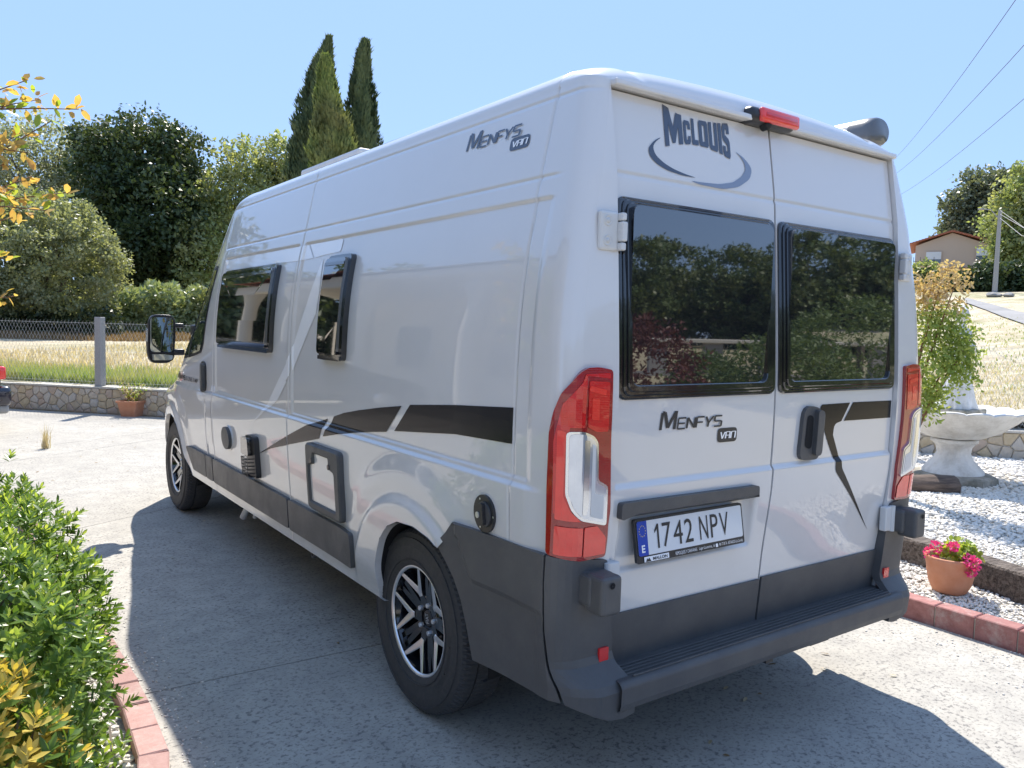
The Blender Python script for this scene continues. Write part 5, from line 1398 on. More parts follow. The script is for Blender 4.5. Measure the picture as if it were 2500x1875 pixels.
tag(blades('tall_dry_grass', np.array(P_), .20, .04, M_DRY, lean=.3), kind='stuff')

# ------------------------------------------------------------------ cypresses
def cypress(label, r, spine, m, n):
    """spine: (px, py, halfwidth px)"""
    p0 = atd(spine[-1][0], 700, r); g = (p0.x, p0.y, tz(p0.x, p0.y)-.1)
    t = empty('cypress_tree', g); tag(t, label, 'tree', 'tall cypresses behind the van')
    ys = np.array([q[1] for q in spine]); pts = np.array([T3(q[0], q[1], r) for q in spine]); hw = np.array([q[2] for q in spine])*r/1722
    bm = bmesh.new(); tube(bm, [(0, 0, 0)]+[tuple(p-np.array(g)) for p in pts[::-1][1:]], [.16]+[.10]*(len(pts)-2)+[.02], 7); bobj('trunk', bm, M_BARK, t)
    zs_ = pts[:, 2][::-1]; z = zs_[0]+(zs_[-1]-zs_[0])*rng.random(n)**1.15
    cx_ = np.interp(z, zs_, pts[:, 0][::-1]); cy_ = np.interp(z, zs_, pts[:, 1][::-1]); R_ = np.interp(z, zs_, hw[::-1])
    a = rng.random(n)*2*PI
    R_ = R_*(1+.20*np.sin(a*4+z*1.1)+.12*np.sin(a*7-z*2.3)+.10*np.sin(z*9+a*3))*(.70+.34*rng.random(n)**.7)
    C = np.stack([cx_+R_*np.cos(a), cy_+R_*np.sin(a), z], 1)-np.array(g)
    out = np.stack([np.cos(a), np.sin(a), np.zeros(n)], 1)
    Dv = out*.35+np.array([0, 0, 1.0])+rand_unit(n)*.28; Nn = out+rand_unit(n)*.55
    sz = .10+.14*rng.random(n)
    f = leaf_quads('crown', C, Dv, Nn, sz, sz*.34, m, t); f['kind'] = 'stuff'
    # stray twigs at the outline
    k = 700; i = rng.integers(0, n, k); f = leaf_quads('stray_shoots', C[i], Dv[i]+out[i]*.4, Nn[i], .30, .03, m, t); f['kind'] = 'stuff'
    return t
cypress('tall dark cypress, leftmost of the three above the van roof', 26, [(711, 88, 1), (706, 112, 7), (697, 140, 16), (691, 190, 24), (683, 260, 34), (676, 330, 42), (672, 380, 46), (675, 520, 50), (680, 700, 40)], M_CYP, 42000)
cypress('shorter yellowish cypress with brown patches, in the middle of the three', 23, [(703, 128, 1), (704, 155, 8), (707, 200, 15), (710, 240, 24), (720, 280, 34), (722, 340, 44), (722, 420, 50), (722, 700, 46)], M_CYPY, 40000)
cypress('slim dark cypress with a forked top, rightmost of the three above the van roof', 26, [(789, 95, 2), (786, 118, 9), (782, 160, 13), (781, 200, 20), (782, 260, 26), (783, 320, 31), (786, 400, 40), (786, 700, 40)], M_CYP, 38000)

# ------------------------------------------------------------------ hillside at the right: house, pole, trees
def hs(px, py, r=85): return Vector(T3(px, py, r))
pk = hs(2058, 500); el = hs(1967, 528); er = pk+(pk-el); er.z = el.z
ax = Vector((er.x-el.x, er.y-el.y, 0)).normalized(); dp = Vector((-ax.y, ax.x, 0))
if dp.x < 0: dp = -dp
house = empty('gabled_house', (pk.x, pk.y, 5.0)); tag(house, 'beige two-storey house with a low red tiled gable on the hillside at the right', 'house')
M_RENDER = mat('beige_render', (.50, .40, .33), .9, bump=.2, bscale=3); M_TILE = mat('red_roof_tile', (.30, .095, .06), .8, noise=(1, (.42, .16, .10)), bump=.5, bscale=8)
M_SHUT = mat('white_roller_shutter', (.70, .72, .75), .5); M_WGL = mat('far_window_glass', (.10, .13, .17), .08, spec=.8); M_RAIL = mat('dark_railing', (.05, .05, .055), .6)
og = Vector((pk.x, pk.y, 5.0)); hw = (er-el).length/2
def hp(u, z, d=0): q = ax*u+dp*d; return (q.x, q.y, z-5.0)
zt, ze = pk.z-.12, el.z-.15
bm = bmesh.new()
prof = [(-hw+.45, 3.5), (hw-.45, 3.5), (hw-.45, ze), (0, zt), (-hw+.45, ze)]
a = [bm.verts.new(hp(u, z)) for u, z in prof]; b = [bm.verts.new(hp(u, z, 9)) for u, z in prof]
bm.faces.new(a); bm.faces.new(b[::-1])
for i in range(5): bm.faces.new((a[i], a[(i+1) % 5], b[(i+1) % 5], b[i]))
bmesh.ops.recalc_face_normals(bm, faces=bm.faces); bobj('wall', bm, M_RENDER, house)
for sg in (-1, 1):
    for k in range(14):   # tile courses along the slope
        bm = bmesh.new(); u0 = hw*1.0*k/14*sg; u1 = hw*(k+1.25)/14*sg; zf = lambda u: pk.z+.05-(pk.z-el.z)*abs(u)/hw
        q = [hp(u0, zf(u0)+.02, -.45), hp(u1, zf(u1)+.07, -.45), hp(u1, zf(u1)+.07, 9.3), hp(u0, zf(u0)+.02, 9.3)]
        q2 = [hp(u0, zf(u0)-.10, -.45), hp(u1, zf(u1)-.06, -.45), hp(u1, zf(u1)-.06, 9.3), hp(u0, zf(u0)-.10, 9.3)]
        v1 = [bm.verts.new(x) for x in q]; v2 = [bm.verts.new(x) for x in q2]; bm.faces.new(v1); bm.faces.new(v2[::-1])
        for i in range(4): bm.faces.new((v1[i], v1[(i+1) % 4], v2[(i+1) % 4], v2[i]))
        bmesh.ops.recalc_face_normals(bm, faces=bm.faces); bobj('tile_course', bm, M_TILE, house)
def hwin(pxa, pxb, pya, pyb):
    a, b = hs(pxa, pya), hs(pxb, pyb); u0 = (a-pk).dot(ax); u1 = (b-pk).dot(ax); z1, z0 = a.z, b.z
    rot = Matrix.Rotation(math.atan2(ax.y, ax.x), 3, 'Z'); c_ = Vector(hp((u0+u1)/2, (z0+z1)/2, -.03))
    bm = bmesh.new(); box(bm, c_, (u1-u0+.16, .12, z1-z0+.16), rot); f = bobj('window', bm, M_RENDER, house)
    bm = bmesh.new(); box(bm, Vector(hp((u0+u1)/2, z0+(z1-z0)*.18, -.08)), (u1-u0, .10, (z1-z0)*.36), rot); bobj('pane', bm, M_WGL, f)
    for k in range(6):
        bm = bmesh.new(); box(bm, Vector(hp((u0+u1)/2, z0+(z1-z0)*(.41+.107*k), -.085)), (u1-u0, .12, (z1-z0)*.100), rot, bevel=.01, seg=1); bobj('shutter_slat', bm, M_SHUT, f)
hwin(2001, 2032, 545, 569); hwin(2110, 2136, 536, 561)
bm = bmesh.new()
a_, b_, c2, d2 = hs(2020, 602), hs(2050, 579), hs(2092, 577), hs(2112, 596)
pts = [(q-pk).dot(ax) for q in (a_, b_, c2, d2)]
top = [bm.verts.new(hp(pts[1], b_.z, -.1)), bm.verts.new(hp(pts[2], c2.z, -.1))]; low = [bm.verts.new(hp(pts[0], a_.z, -2.2)), bm.verts.new(hp(pts[3], d2.z, -2.2))]; bl_ = [bm.verts.new(hp(pts[0], a_.z, -.1)), bm.verts.new(hp(pts[3], d2.z, -.1))]
bm.faces.new((low[0], low[1], top[1], top[0])); bm.faces.new((low[0], top[0], bl_[0])); bm.faces.new((low[1], bl_[1], top[1])); bm.faces.new((low[0], bl_[0], bl_[1], low[1]))
bobj('porch_roof', bm, M_TILE, house)
bm = bmesh.new()
for k in range(7): u = pts[0]-.2-.28*k; tube(bm, [hp(u, a_.z-.1, -1.4), hp(u, a_.z+1.9*(.75 if k % 2 else 1), -1.4)], .025, 4)
tube(bm, [hp(pts[0], a_.z+1.5, -1.4), hp(pts[0]-1.9, a_.z+1.5, -1.4)], .03, 4)
bobj('balcony_railing', bm, M_RAIL, house)
for px, kk in ((2030, .25), (2100, .25)):
    bm = bmesh.new(); q = hs(px, 600); u = (q-pk).dot(ax); box(bm, Vector(hp(u, a_.z-1.2, -2.0)), (.3, .3, 2.4)); bobj('porch_pillar', bm, M_RENDER, house)
# pole
pb = hs(2148, 640, 64); pt_ = hs(2148, 455, 64)
pole = empty('utility_pole', (pb.x, pb.y, pb.z)); tag(pole, 'grey concrete utility pole with a street lamp arm beside the lane', 'utility pole')
bm = bmesh.new(); tube(bm, [(0, 0, -.6), (0, 0, pt_.z-pb.z)], [.19, .12], 8); bobj('pole_shaft', bm, M_POST, pole)
lp = hs(2120, 452, 64)-pb
bm = bmesh.new(); tube(bm, [(0, 0, pt_.z-pb.z-.6), tuple(Vector((lp.x*.5, lp.y*.5, lp.z-.05))), tuple(lp)], .035, 6); box(bm, tuple(lp), (.45, .3, .10), bevel=.03); bobj('street_lamp_arm', bm, M_POST, pole)
bm = bmesh.new()
for k, (px, py) in enumerate(((2300, 500), (2300, 488), (2290, 520))):
    q = hs(px, py, 40)-pb; a0 = Vector((0, 0, pt_.z-pb.z-.25*k)); m_ = a0.lerp(q, .5)-Vector((0, 0, .5)); tube(bm, [tuple(a0), tuple(m_), tuple(q)], .016, 5)
bobj('service_cable', bm, M_POST, pole)
for k, (a, b) in enumerate((((2250, -80, 12), (1900, 370, 48)), ((2300, 0, 12), (1900, 395, 48)), ((2330, 110, 14), (1900, 440, 50)))):
    A, B = Vector(T3(*a)), Vector(T3(*b)); bm = bmesh.new(); tube(bm, [tuple(A.lerp(B, t/12)-Vector((0, 0, .35*4*(t/12)*(1-t/12)))) for t in range(13)], .0055, 5)
    tag(bobj('power_line', bm, M_RAIL), ('highest', 'middle', 'lowest')[k]+' of the three thin overhead cables crossing the sky at the right', 'cable', 'overhead cables at the right')
tree('pine_tree', 'tall grey-green pine behind the gabled house', 'tree', gbase(2125, 98),
     [lob(2125, 400, 98, 38, 32), lob(2090, 450, 98, 38, 34), lob(2150, 440, 98, 42, 45), lob(2065, 480, 98, 22, 25), lob(2110, 500, 98, 45, 30), lob(2070, 520, 98, 30, 14), lob(2180, 430, 98, 40, 50)],
     M_PINE, 300, 60, 1.3, .42, .5, shell=.4)
tree('oak_tree', 'leafy green oak on the right edge, behind the utility pole', 'tree', gbase(2215, 78),
     [lob(2215, 430, 78, 42, 55), lob(2180, 480, 78, 40, 45), lob(2215, 530, 78, 55, 55), lob(2165, 560, 78, 28, 40), lob(2230, 610, 78, 50, 40), lob(2270, 480, 78, 55, 80)],
     M_OAK2, 330, 60, 1.0, .32, .4, shell=.4)
tree('garden_shrub', 'rounded green shrub left of the gabled house', 'bush', gbase(1993, 72), [lob(1995, 600, 72, 26, 28), lob(1975, 610, 72, 25, 30)], M_OAK2, 90, 60, .5, .25, .12, shell=.6)
tree('garden_shrub', 'dark spreading shrub below the porch roof, left of the utility pole', 'bush', gbase(2105, 66), [lob(2095, 612, 66, 32, 22), lob(2130, 600, 66, 28, 25), lob(2075, 620, 66, 25, 20)], M_OAK, 120, 60, .5, .25, .12, shell=.6)
tree('garden_shrub', 'dark hedge-like bush right of the utility pole', 'bush', gbase(2190, 68), [lob(2185, 610, 68, 35, 28), lob(2230, 600, 68, 35, 35)], M_OAK, 120, 60, .6, .28, .12, shell=.6)
for k, (px, py, sc_) in enumerate(((2141, 641, .32), (2155, 643, .25), (2178, 640, .30))):
    p = hs(px, py, 58); bm = bmesh.new(); bmesh.ops.create_icosphere(bm, subdivisions=2, radius=sc_)
    for v in bm.verts: v.co *= 1+.25*random.uniform(-1, 1); v.co.z *= .55
    o = bobj('boulder', bm, mat('boulder_grey', (.30, .29, .27), .9), None); o.location = (p.x, p.y, tz(p.x, p.y)+.1)
    tag(o, ('pale boulder at the foot of the utility pole', 'small boulder just right of the utility pole foot', 'wide boulder in the verge right of the utility pole')[k], 'rock', 'boulders by the lane')

# ------------------------------------------------------------------ gravel garden at the right
fcx, fcy = 6.18, 2.33
ft = empty('garden_fountain', (fcx, fcy, .05)); tag(ft, 'white cast-stone fountain with a fluted shell bowl on a flared pedestal', 'fountain')
bm = bmesh.new(); lathe(bm, [(.0, .10), (.40, .10), (.43, .085), (.44, 0)], 9, mod=lambda r, h, a, j: r*(1+.13*math.sin(3*a+1))); bobj('base_slab', bm, M_CAST2, ft)
bm = bmesh.new(); lathe(bm, [(.30, .09), (.295, .13), (.25, .17), (.185, .24), (.155, .31), (.165, .37), (.20, .41), (.225, .425), (.225, .455), (.19, .46)], 64, mod=lambda r, h, a, j: r*(1+(.035*math.cos(16*a) if 2 <= j <= 5 else 0))); bobj('pedestal', bm, M_CAST, ft, True)
bm = bmesh.new()
lathe(bm, [(.16, .46), (.26, .475), (.42, .55), (.56, .645), (.655, .74), (.665, .755), (.63, .765), (.60, .745), (.45, .62), (.2, .56), (.0, .55)], 192,
      mod=lambda r, h, a, j: r*(1+(.045*abs(math.cos(8*a))**.7-.02 if j < 8 else .0)*min(1, r/.5)))
for v in bm.verts:
    a = math.atan2(v.co.y, v.co.x); r_ = math.hypot(v.co.x, v.co.y)
    if r_ > .5: v.co.z += .022*abs(math.cos(8*a))**.6
bobj('shell_bowl', bm, M_CAST, ft, True)
st_ = empty('garden_statue', (fcx-.03, fcy-.02, .62)); tag(st_, 'weathered white statue of a draped figure standing in the fountain bowl', 'statue')
bm = bmesh.new(); box(bm, (0, 0, .17), (.46, .40, .09), bevel=.02); box(bm, (0, 0, .07), (.16, .16, .14)); bobj('plinth', bm, M_CAST2, st_)
bm = bmesh.new()
prof = [(.195, .21), (.19, .24), (.165, .32), (.150, .42), (.130, .52), (.115, .60), (.120, .66), (.105, .74), (.085, .82), (.095, .90), (.105, .97), (.085, 1.03), (.040, 1.06), (.036, 1.10)]
def fold(r, h, a, j):
    k = max(0, 1-(h-.2)/.65); return r*(1+.13*k*math.sin(9*a+3*h)+.06*k*math.sin(17*a-6*h))*(1 if h < .9 else 1+.25*abs(math.cos(a)))
lathe(bm, prof, 96, mod=fold)
hd = [( .034, 1.08), (.052, 1.11), (.064, 1.15), (.066, 1.19), (.058, 1.23), (.035, 1.255), (.005, 1.262)]
lathe(bm, hd, 32, mod=lambda r, h, a, j: r*(1+.10*max(0, -math.sin(a))*(1 if 1.11 < h < 1.2 else 0)))
for sg in (-1, 1): tube(bm, [(sg*.10, 0, .99), (sg*.16, -.02, .88), (sg*.13, -.10, .80), (sg*.04, -.13, .86)] if sg > 0 else [(-.10, 0, .99), (-.17, .0, 1.05), (-.14, -.03, 1.20), (-.06, -.03, 1.28)], [.042, .038, .030, .022], 12)
for v in bm.verts: v.co.x *= 1.0; v.co.y *= .85
bobj('draped_figure', bm, M_CAST, st_, True)
# logs and sleepers
def sleeper(label, c, rot, sz):
    bm = bmesh.new(); n_ = 18
    pr = None
    for k in range(n_+1):
        x = -sz[0]/2+sz[0]*k/n_; cur = []
        for a_, b_ in ((-1, -1), (-1, .1), (-.93, .12), (-.90, .2), (-.98, .8), (-.85, 1), (.0, 1.03), (.9, 1), (1, .85), (1, -1)):
            cur.append(bm.verts.new((x, a_*sz[1]/2*(1+random.uniform(-.05, .05)), b_*sz[2]/2*(1+random.uniform(-.04, .04)))))
        if pr:
            for i in range(10): bm.faces.new((pr[i], pr[(i+1) % 10], cur[(i+1) % 10], cur[i]))
        else: bm.faces.new(cur[::-1])
        pr = cur
    bm.faces.new(pr); bmesh.ops.recalc_face_normals(bm, faces=bm.faces)
    o = bobj('timber_sleeper', bm, M_WOOD); o.location = c; o.rotation_euler = (0, 0, rot); tag(o, label, 'timber sleeper'); return o
sleeper('long cracked timber sleeper lying in the gravel behind the pot of pink flowers', (2.80, .72, .10), R(76), (1.35, .16, .20))
sleeper('shorter timber sleeper at the right edge, right of the flower pot', (2.57, -.46, .10), R(74), (.95, .17, .19))
bm = bmesh.new(); lathe(bm, [(.0, -.42), (.10, -.42), (.105, -.41), (.11, -.2), (.105, 0), (.112, .2), (.105, .39), (.098, .40), (.0, .40)], 18, 'x', mod=lambda r, h, a, j: r*(1+.05*math.sin(5*a)+.04*math.sin(9*a+h*5)))
o = bobj('short_log', bm, M_LOG, None, True); o.location = (5.15, 2.19, .12); o.rotation_euler = (0, 0, R(-36)); tag(o, 'short dark log lying on the gravel left of the fountain', 'log')
# flower pot
pot = empty('flower_pot', (2.42, .53, .035)); tag(pot, 'round terracotta pot with pink flowers standing on the white gravel', 'flower pot')
bm = bmesh.new(); lathe(bm, [(.0, .0), (.085, .0), (.095, .01), (.118, .06), (.128, .115), (.131, .12), (.131, .135), (.135, .165), (.137, .17), (.145, .20), (.146, .215), (.138, .220), (.128, .212), (.122, .18), (.0, .18)], 48); bobj('pot', bm, M_TERRA, pot, True)
bm = bmesh.new(); lathe(bm, [(.0, .188), (.125, .183)], 24, mod=lambda r, h, a, j: r); bobj('soil', bm, M_SOIL, pot)
n = 260; u = rand_unit(n); u[:, 2] = np.abs(u[:, 2]); C = u*np.array([.105, .10, .10])*(.5+.6*rng.random((n, 1)))+np.array([.03, -.03, .21]); 
f = leaf_real('foliage', C, rand_unit(n)+u, u+rand_unit(n)*.5, .035, .032, [M_LIME, M_SHRUB], pot, (rng.random(n) < .5).astype(int)); f['kind'] = 'stuff'
for k, (px, py, rr) in enumerate(((2012, 1195, .035), (2024, 1182, .030), (2052, 1186, .022), (2062, 1180, .020), (2093, 1210, .030), (2105, 1220, .032), (2100, 1235, .022))):
    c_ = Vector(T3(px, py, 5.30 if k > 2 else 5.38))-Vector(pot.location); n = 44; u = rand_unit(n)
    f = leaf_real('flower_head', np.array(c_)+u*rr*(.6+.5*rng.random((n, 1))), u+rand_unit(n)*.5, u, .020, .018, [M_PINK], pot, np.zeros(n, int))
    bm = bmesh.new(); tube(bm, [(0.02, -.02, .19), tuple((c_+Vector((.02, -.02, .19)))/2+Vector((0, 0, .01))), tuple(c_)], .003, 5); bobj('flower_stem', bm, M_LIME, pot)
# shrub with rusty tips in front of the fountain
def shrub(name, label, base, lobes, n_cl, per, crad, ls, mats, frac, stems=7):
    t = empty(name, base); tag(t, label, 'bush')
    bm = bmesh.new()
    for k in range(stems):
        c, r = random.choice(lobes); q = Vector(c)-Vector(base)+Vector((random.uniform(-.6, .6)*r[0], random.uniform(-.6, .6)*r[1], random.uniform(-.3, .8)*r[2])); m_ = q*.5+Vector((0, 0, .1))
        tube(bm, [(random.uniform(-.05, .05), random.uniform(-.05, .05), -.05), tuple(m_), tuple(q)], [.016, .011, .004], 6)
    bobj('stems', bm, M_TWIG, t)
    C, N_ = crown_points(lobes, n_cl, per, crad, .35); C -= np.array(base); n = len(C)
    mi = (C[:, 2]+.25*rng.random(n) > frac-base[2]).astype(int)
    f = leaf_real('foliage', C, rand_unit(n)+N_*.5+np.array([0, 0, -.3]), N_+rand_unit(n)*.7, ls*(.7+.6*rng.random(n)), ls*.5, mats, t, mi); f['kind'] = 'stuff'
    return t
shrub('ornamental_shrub', 'yellow-green shrub with rusty upper shoots beside the van, in front of the fountain statue', (4.55, 2.15, .05),
      [lob(2010, 780, 8, 62, 90), lob(2005, 860, 8, 32, 45), lob(2060, 760, 8, 40, 55), lob(2030, 670, 8, 42, 45), lob(2082, 725, 8, 20, 24), lob(2050, 605, 8, 30, 28), lob(1990, 640, 8, 35, 45), lob(2095, 790, 8, 18, 40)], 380, 12, .085, .046, [M_SHRUB, M_SHRUBO], 1.95)

# ------------------------------------------------------------------ left: pot, weeds, hedge, branch
sp_ = empty('square_planter', (-.08, 11.96, 0)); tag(sp_, 'square terracotta planter with a spindly plant in front of the stone wall', 'planter')
bm = bmesh.new(); Rz = Matrix.Rotation(math.atan2(WD.y, WD.x)+.1, 3, 'Z')
lev = [(.118, 0), (.120, .01), (.160, .215), (.175, .217), (.178, .245), (.165, .248), (.155, .20), (.0, .20)]
pr = None
for hw_, z in lev:
    cur = [bm.verts.new(Rz @ Vector((a*hw_, b*hw_, z))) for a, b in rpoly([(-1, -1), (1, -1), (1, 1), (-1, 1)], .12, 2)]
    if pr:
        for i in range(len(cur)): bm.faces.new((pr[i], pr[(i+1) % len(cur)], cur[(i+1) % len(cur)], cur[i]))
    pr = cur
bobj('pot', bm, M_TERRA, sp_)
bm = bmesh.new(); C = []
for k in range(13):
    a = random.uniform(0, 2*PI); L_ = random.uniform(.12, .34); pts = [(0, 0, .2)]; x = y = 0
    for i in range(1, 6): t = i/5; pts.append((math.cos(a)*L_*t*.9, math.sin(a)*L_*t*.9, .2+.34*t*(1-.35*t*(L_/.34)))); C += [pts[-1]]*6
    tube(bm, pts, [.005, .004, .0035, .003, .0025, .002], 5)
bobj('stems', bm, M_TWIG, sp_)
C = np.array(C)+rng.normal(size=(len(C), 3))*.018; n = len(C); f = leaf_real('foliage', C, rand_unit(n), rand_unit(n)+np.array([0, 0, 1]), .045, .02, [M_LIME, M_STRAW], sp_, (rng.random(n) < .45).astype(int)); f['kind'] = 'stuff'
def tuft(label, c, n, h_, m):
    a = rng.random(n)*2*PI; r = .05*rng.random(n); P_ = np.stack([c[0]+r*np.cos(a), c[1]+r*np.sin(a), np.full(n, .0)], 1)
    o = blades('weed_tuft', P_, h_, .006, m, lean=.55, kind=None); tag(o, label, 'weed')
tuft('tuft of dry grass growing out of the joint in the concrete', (-1.54, 8.93), 70, .22, [M_STRAW])

def shoots(P_, Dn, per, ls, stem=.05, spread=.9):
    """rosettes: leaves round each shoot"""
    n = len(P_); a = (np.arange(per)*2.4)[None]+rng.random((n, 1))*6; t = (np.arange(per)/per)[None]*np.ones((n, 1))
    D_ = Dn/np.linalg.norm(Dn, axis=1, keepdims=True); U = np.cross(D_, [0.1, .2, 1.0]); U /= np.linalg.norm(U, axis=1, keepdims=True); W_ = np.cross(D_, U)
    rad = U[:, None]*np.cos(a)[..., None]+W_[:, None]*np.sin(a)[..., None]
    inc = (.25+.75*t)[..., None]      # upper leaves point more outwards along the stem
    Dv = rad*(1.15-inc*.75)*spread+D_[:, None]*(.15+inc*.75)
    C = P_[:, None]+D_[:, None]*(stem*(t-1))[..., None]
    Nn = D_[:, None]*1.0-rad*.3+rng.normal(size=C.shape)*.22
    ln = ls*(1.1-.45*t)*(.8+.4*rng.random((n, per)))
    return C.reshape(-1, 3), Dv.reshape(-1, 3), Nn.reshape(-1, 3), ln.ravel(), t.ravel()
def hedge_surface(n, c, h_, e=3.0):
    u = rand_unit(n); u[:, 2] = np.abs(u[:, 2])*1.1-.12
    k = (np.abs(u)**e).sum(1)**(-1/e); P_ = u*k[:, None]
    g = np.sign(P_)*np.abs(P_)**(e-1); return P_, g
hb = Vector((-2.71, 1.62, .04))
hed = empty('clipped_hedge', hb); tag(hed, 'large glossy green hedge bush with bright young shoots in the bed at the left', 'hedge')
HR = np.array([.63, 1.05, .76])
n = 4400; P_, g = hedge_surface(n, None, None, 5)
bump_ = 1+.05*np.sin(P_[:, 0]*9+P_[:, 1]*5)+.05*np.sin(P_[:, 1]*13+P_[:, 2]*8)+.06*rng.normal(size=n)*.6
P_ = P_*HR*bump_[:, None]+np.array([0, 0, .02]); Dn = g/HR+rand_unit(n)*.35+np.array([0, 0, .55])
low = P_[:, 2] < .28; P_[low, 0] *= .90; P_[low, 1] *= .97
C, Dv, Nn, ln, t = shoots(P_, Dn, 11, .039, .042)
Zt = C[:, 2]; young = ((t > .5) & (rng.random(len(C)) < .10+.55*npst(.42, .74, Zt))).astype(int)
n2 = 5000; Q, g2 = hedge_surface(n2, None, None, 3.2); Q = Q*HR*(.55+.38*rng.random((n2, 1)))
C = np.concatenate([C, Q]); Dv = np.concatenate([Dv, rand_unit(n2)]); Nn = np.concatenate([Nn, rand_unit(n2)+g2/np.linalg.norm(g2, axis=1, keepdims=True)]); ln = np.concatenate([ln, np.full(n2, .07)]); young = np.concatenate([young, np.zeros(n2, int)])
plant_leaves(hed, C, Dv, Nn, ln, ln*.38, [M_HEDGE, M_HEDGEY], young)
bm = bmesh.new()
for k in range(60):
    q, _ = hedge_surface(1, None, None, 3); q = q[0]*HR*.9; tube(bm, [(random.uniform(-.2, .2), random.uniform(-.4, .4), -.02), tuple(q*.5), tuple(q)], [.012, .008, .003], 5)
bobj('stems', bm, M_BARK, hed)
yb = Vector((-2.46, .52, .04)); ysh = empty('golden_shrub', yb); tag(ysh, 'low shrub with golden yellow leaves in front of the green hedge', 'bush')
n = 520; u = rand_unit(n); u[:, 2] = np.abs(u[:, 2]); P_ = u*np.array([.28, .34, .68])*(.75+.3*rng.random((n, 1)))
C, Dv, Nn, ln, t = shoots(P_, u+np.array([0, 0, .7]), 10, .052, .05)
patchy = np.repeat(((P_[:, 2]+.15*rng.normal(size=n)) > .08) & (rng.random(n) < .62), 10)
plant_leaves(ysh, C, Dv, Nn, ln, ln*.36, [M_HEDGE, M_YELLOW], patchy.astype(int))
bm = bmesh.new()
for k in range(26): q = P_[k]; tube(bm, [(0, 0, -.02), tuple(q*.5), tuple(q)], [.008, .006, .003], 5)
bobj('stems', bm, M_BARK, ysh)
# trailing sprig on the kerb
vb = Vector((-2.06, 1.10, .05)); vs2 = empty('ground_ivy', vb); tag(vs2, 'small green sprig creeping over the gravel towards the brick kerb', 'plant')
n = 16; P_ = np.stack([rng.normal(size=n)*.035, rng.random(n)*.30-.12, .03+.07*rng.random(n)], 1); C, Dv, Nn, ln, t = shoots(P_, rand_unit(n)*.5+np.array([.3, 0, .7]), 7, .045, .05)
plant_leaves(vs2, C, Dv, Nn, ln, ln*.45, [M_HEDGE, M_HEDGEY], (rng.random(len(C)) < .3).astype(int), 120)
bm = bmesh.new(); tube(bm, [(-.1, -.15, .0), (0, .0, .04), (.02, .16, .06)], .004, 5); bobj('stems', bm, M_BARK, vs2)

# small tree whose branches reach in from the left
tb = Vector((-3.35, 2.6, .04)); mt = empty('small_tree', tb); tag(mt, 'small tree with orange and lime young leaves, its branches reaching in at the upper left', 'tree')
bm = bmesh.new(); tube(bm, [(0, 0, -.1), (.02, 0, 1.0), (.15, -.05, 1.7), (.30, -.1, 2.2)], [.05, .04, .03, .022], 9)
tips = [(170, 236, 4.0), (62, 172, 4.1), (25, 225, 4.0), (110, 262, 3.9), (60, 330, 3.9), (142, 416, 3.9), (100, 455, 3.9), (70, 380, 4.0), (28, 470, 4.0), (30, 640, 4.0), (8, 560, 4.0), (15, 420, 3.8), (40, 290, 4.1), (20, 350, 3.9), (85, 215, 4.1)]
C, Dv, Nn, ln, mi = [], [], [], [], []
for tp in tips:
    e_ = Vector(T3(*tp))-tb; s0_ = Vector((.12+random.uniform(-.05, .1), -.05, 1.2+random.uniform(0, .9))); m_ = s0_.lerp(e_, .55)+Vector((0, 0, .10))
    pts = [s0_*(1-t)**2+m_*2*t*(1-t)+e_*t*t for t in [i/8 for i in range(9)]]
    tube(bm, [tuple(p) for p in pts], [.010-.0010*i for i in range(9)], 5)
    for i in range(54):
        t = 1-.62*(i/54)**1.1; p = s0_*(1-t)**2+m_*2*t*(1-t)+e_*t*t; d = (e_-m_).normalized(); u = Vector(rand_unit(1)[0])
        C.append(p+Vector(rng.normal(size=3))*.012); Dv.append(d*.5+u+Vector((0, 0, .1))); Nn.append(Vector(rand_unit(1)[0])+Vector((0, 0, .8))); ln.append(random.uniform(.035, .065)); mi.append(0 if (random.random() < .75-1.9*(1-t)) else 1)
bobj('branches', bm, M_TWIG, mt, True)
plant_leaves(mt, np.array(C), np.array(Dv), np.array(Nn), np.array(ln), np.array(ln)*.48, [M_ORANGE, M_LIME], np.array(mi), 300)

# ------------------------------------------------------------------ parked dark car, its tail just inside the left edge
car = empty('parked_car', (-1.93, 11.2, 0)); tag(car, 'dark blue saloon car cut off by the left edge, only tail lamp and bumper showing', 'car')
M_CARP = mat('dark_blue_car_paint', (.010, .012, .028), .25, coat=1); M_CARG = mat('car_glass', (.01, .012, .014), .03, spec=1)
car.rotation_euler = (0, 0, R(183))
def csec(x):
    # x: 0 tail .. 4.5 nose ; half width, belt, top
    w_ = .88*min(1, .80+.9*x) if x < .25 else .88*(1 if x < 3.6 else 1-.22*((x-3.6)/.9)**2)
    belt = np.interp(x, [0, .12, .9, 2.2, 3.2, 4.2, 4.5], [.78, .86, .93, .95, .93, .80, .60]); top = np.interp(x, [0, .10, .55, 1.35, 1.9, 2.5, 3.35, 4.2, 4.5], [.84, .93, 1.0, 1.40, 1.45, 1.42, .99, .86, .64])
    bot = np.interp(x, [0, .2, 4.3, 4.5], [.30, .22, .22, .30]); tw = np.interp(x, [0, .55, 1.35, 2.5, 3.35, 4.5], [.72, .72, .60, .60, .72, .70])
    return [(w_*.90, bot), (w_*.985, bot+.10), (w_, .50), (w_*.995, .66), (w_*.96, belt-.03), (w_*.93, belt), (tw, top-.05*(top-belt > .1)), (tw*.75, top), (0, top+.01)]
xs_ = [0, .03, .08, .15, .3, .5, .75, 1.0, 1.35, 1.7, 2.1, 2.5, 2.9, 3.35, 3.7, 4.0, 4.3, 4.45, 4.5]
V, F, MI = [], [], []
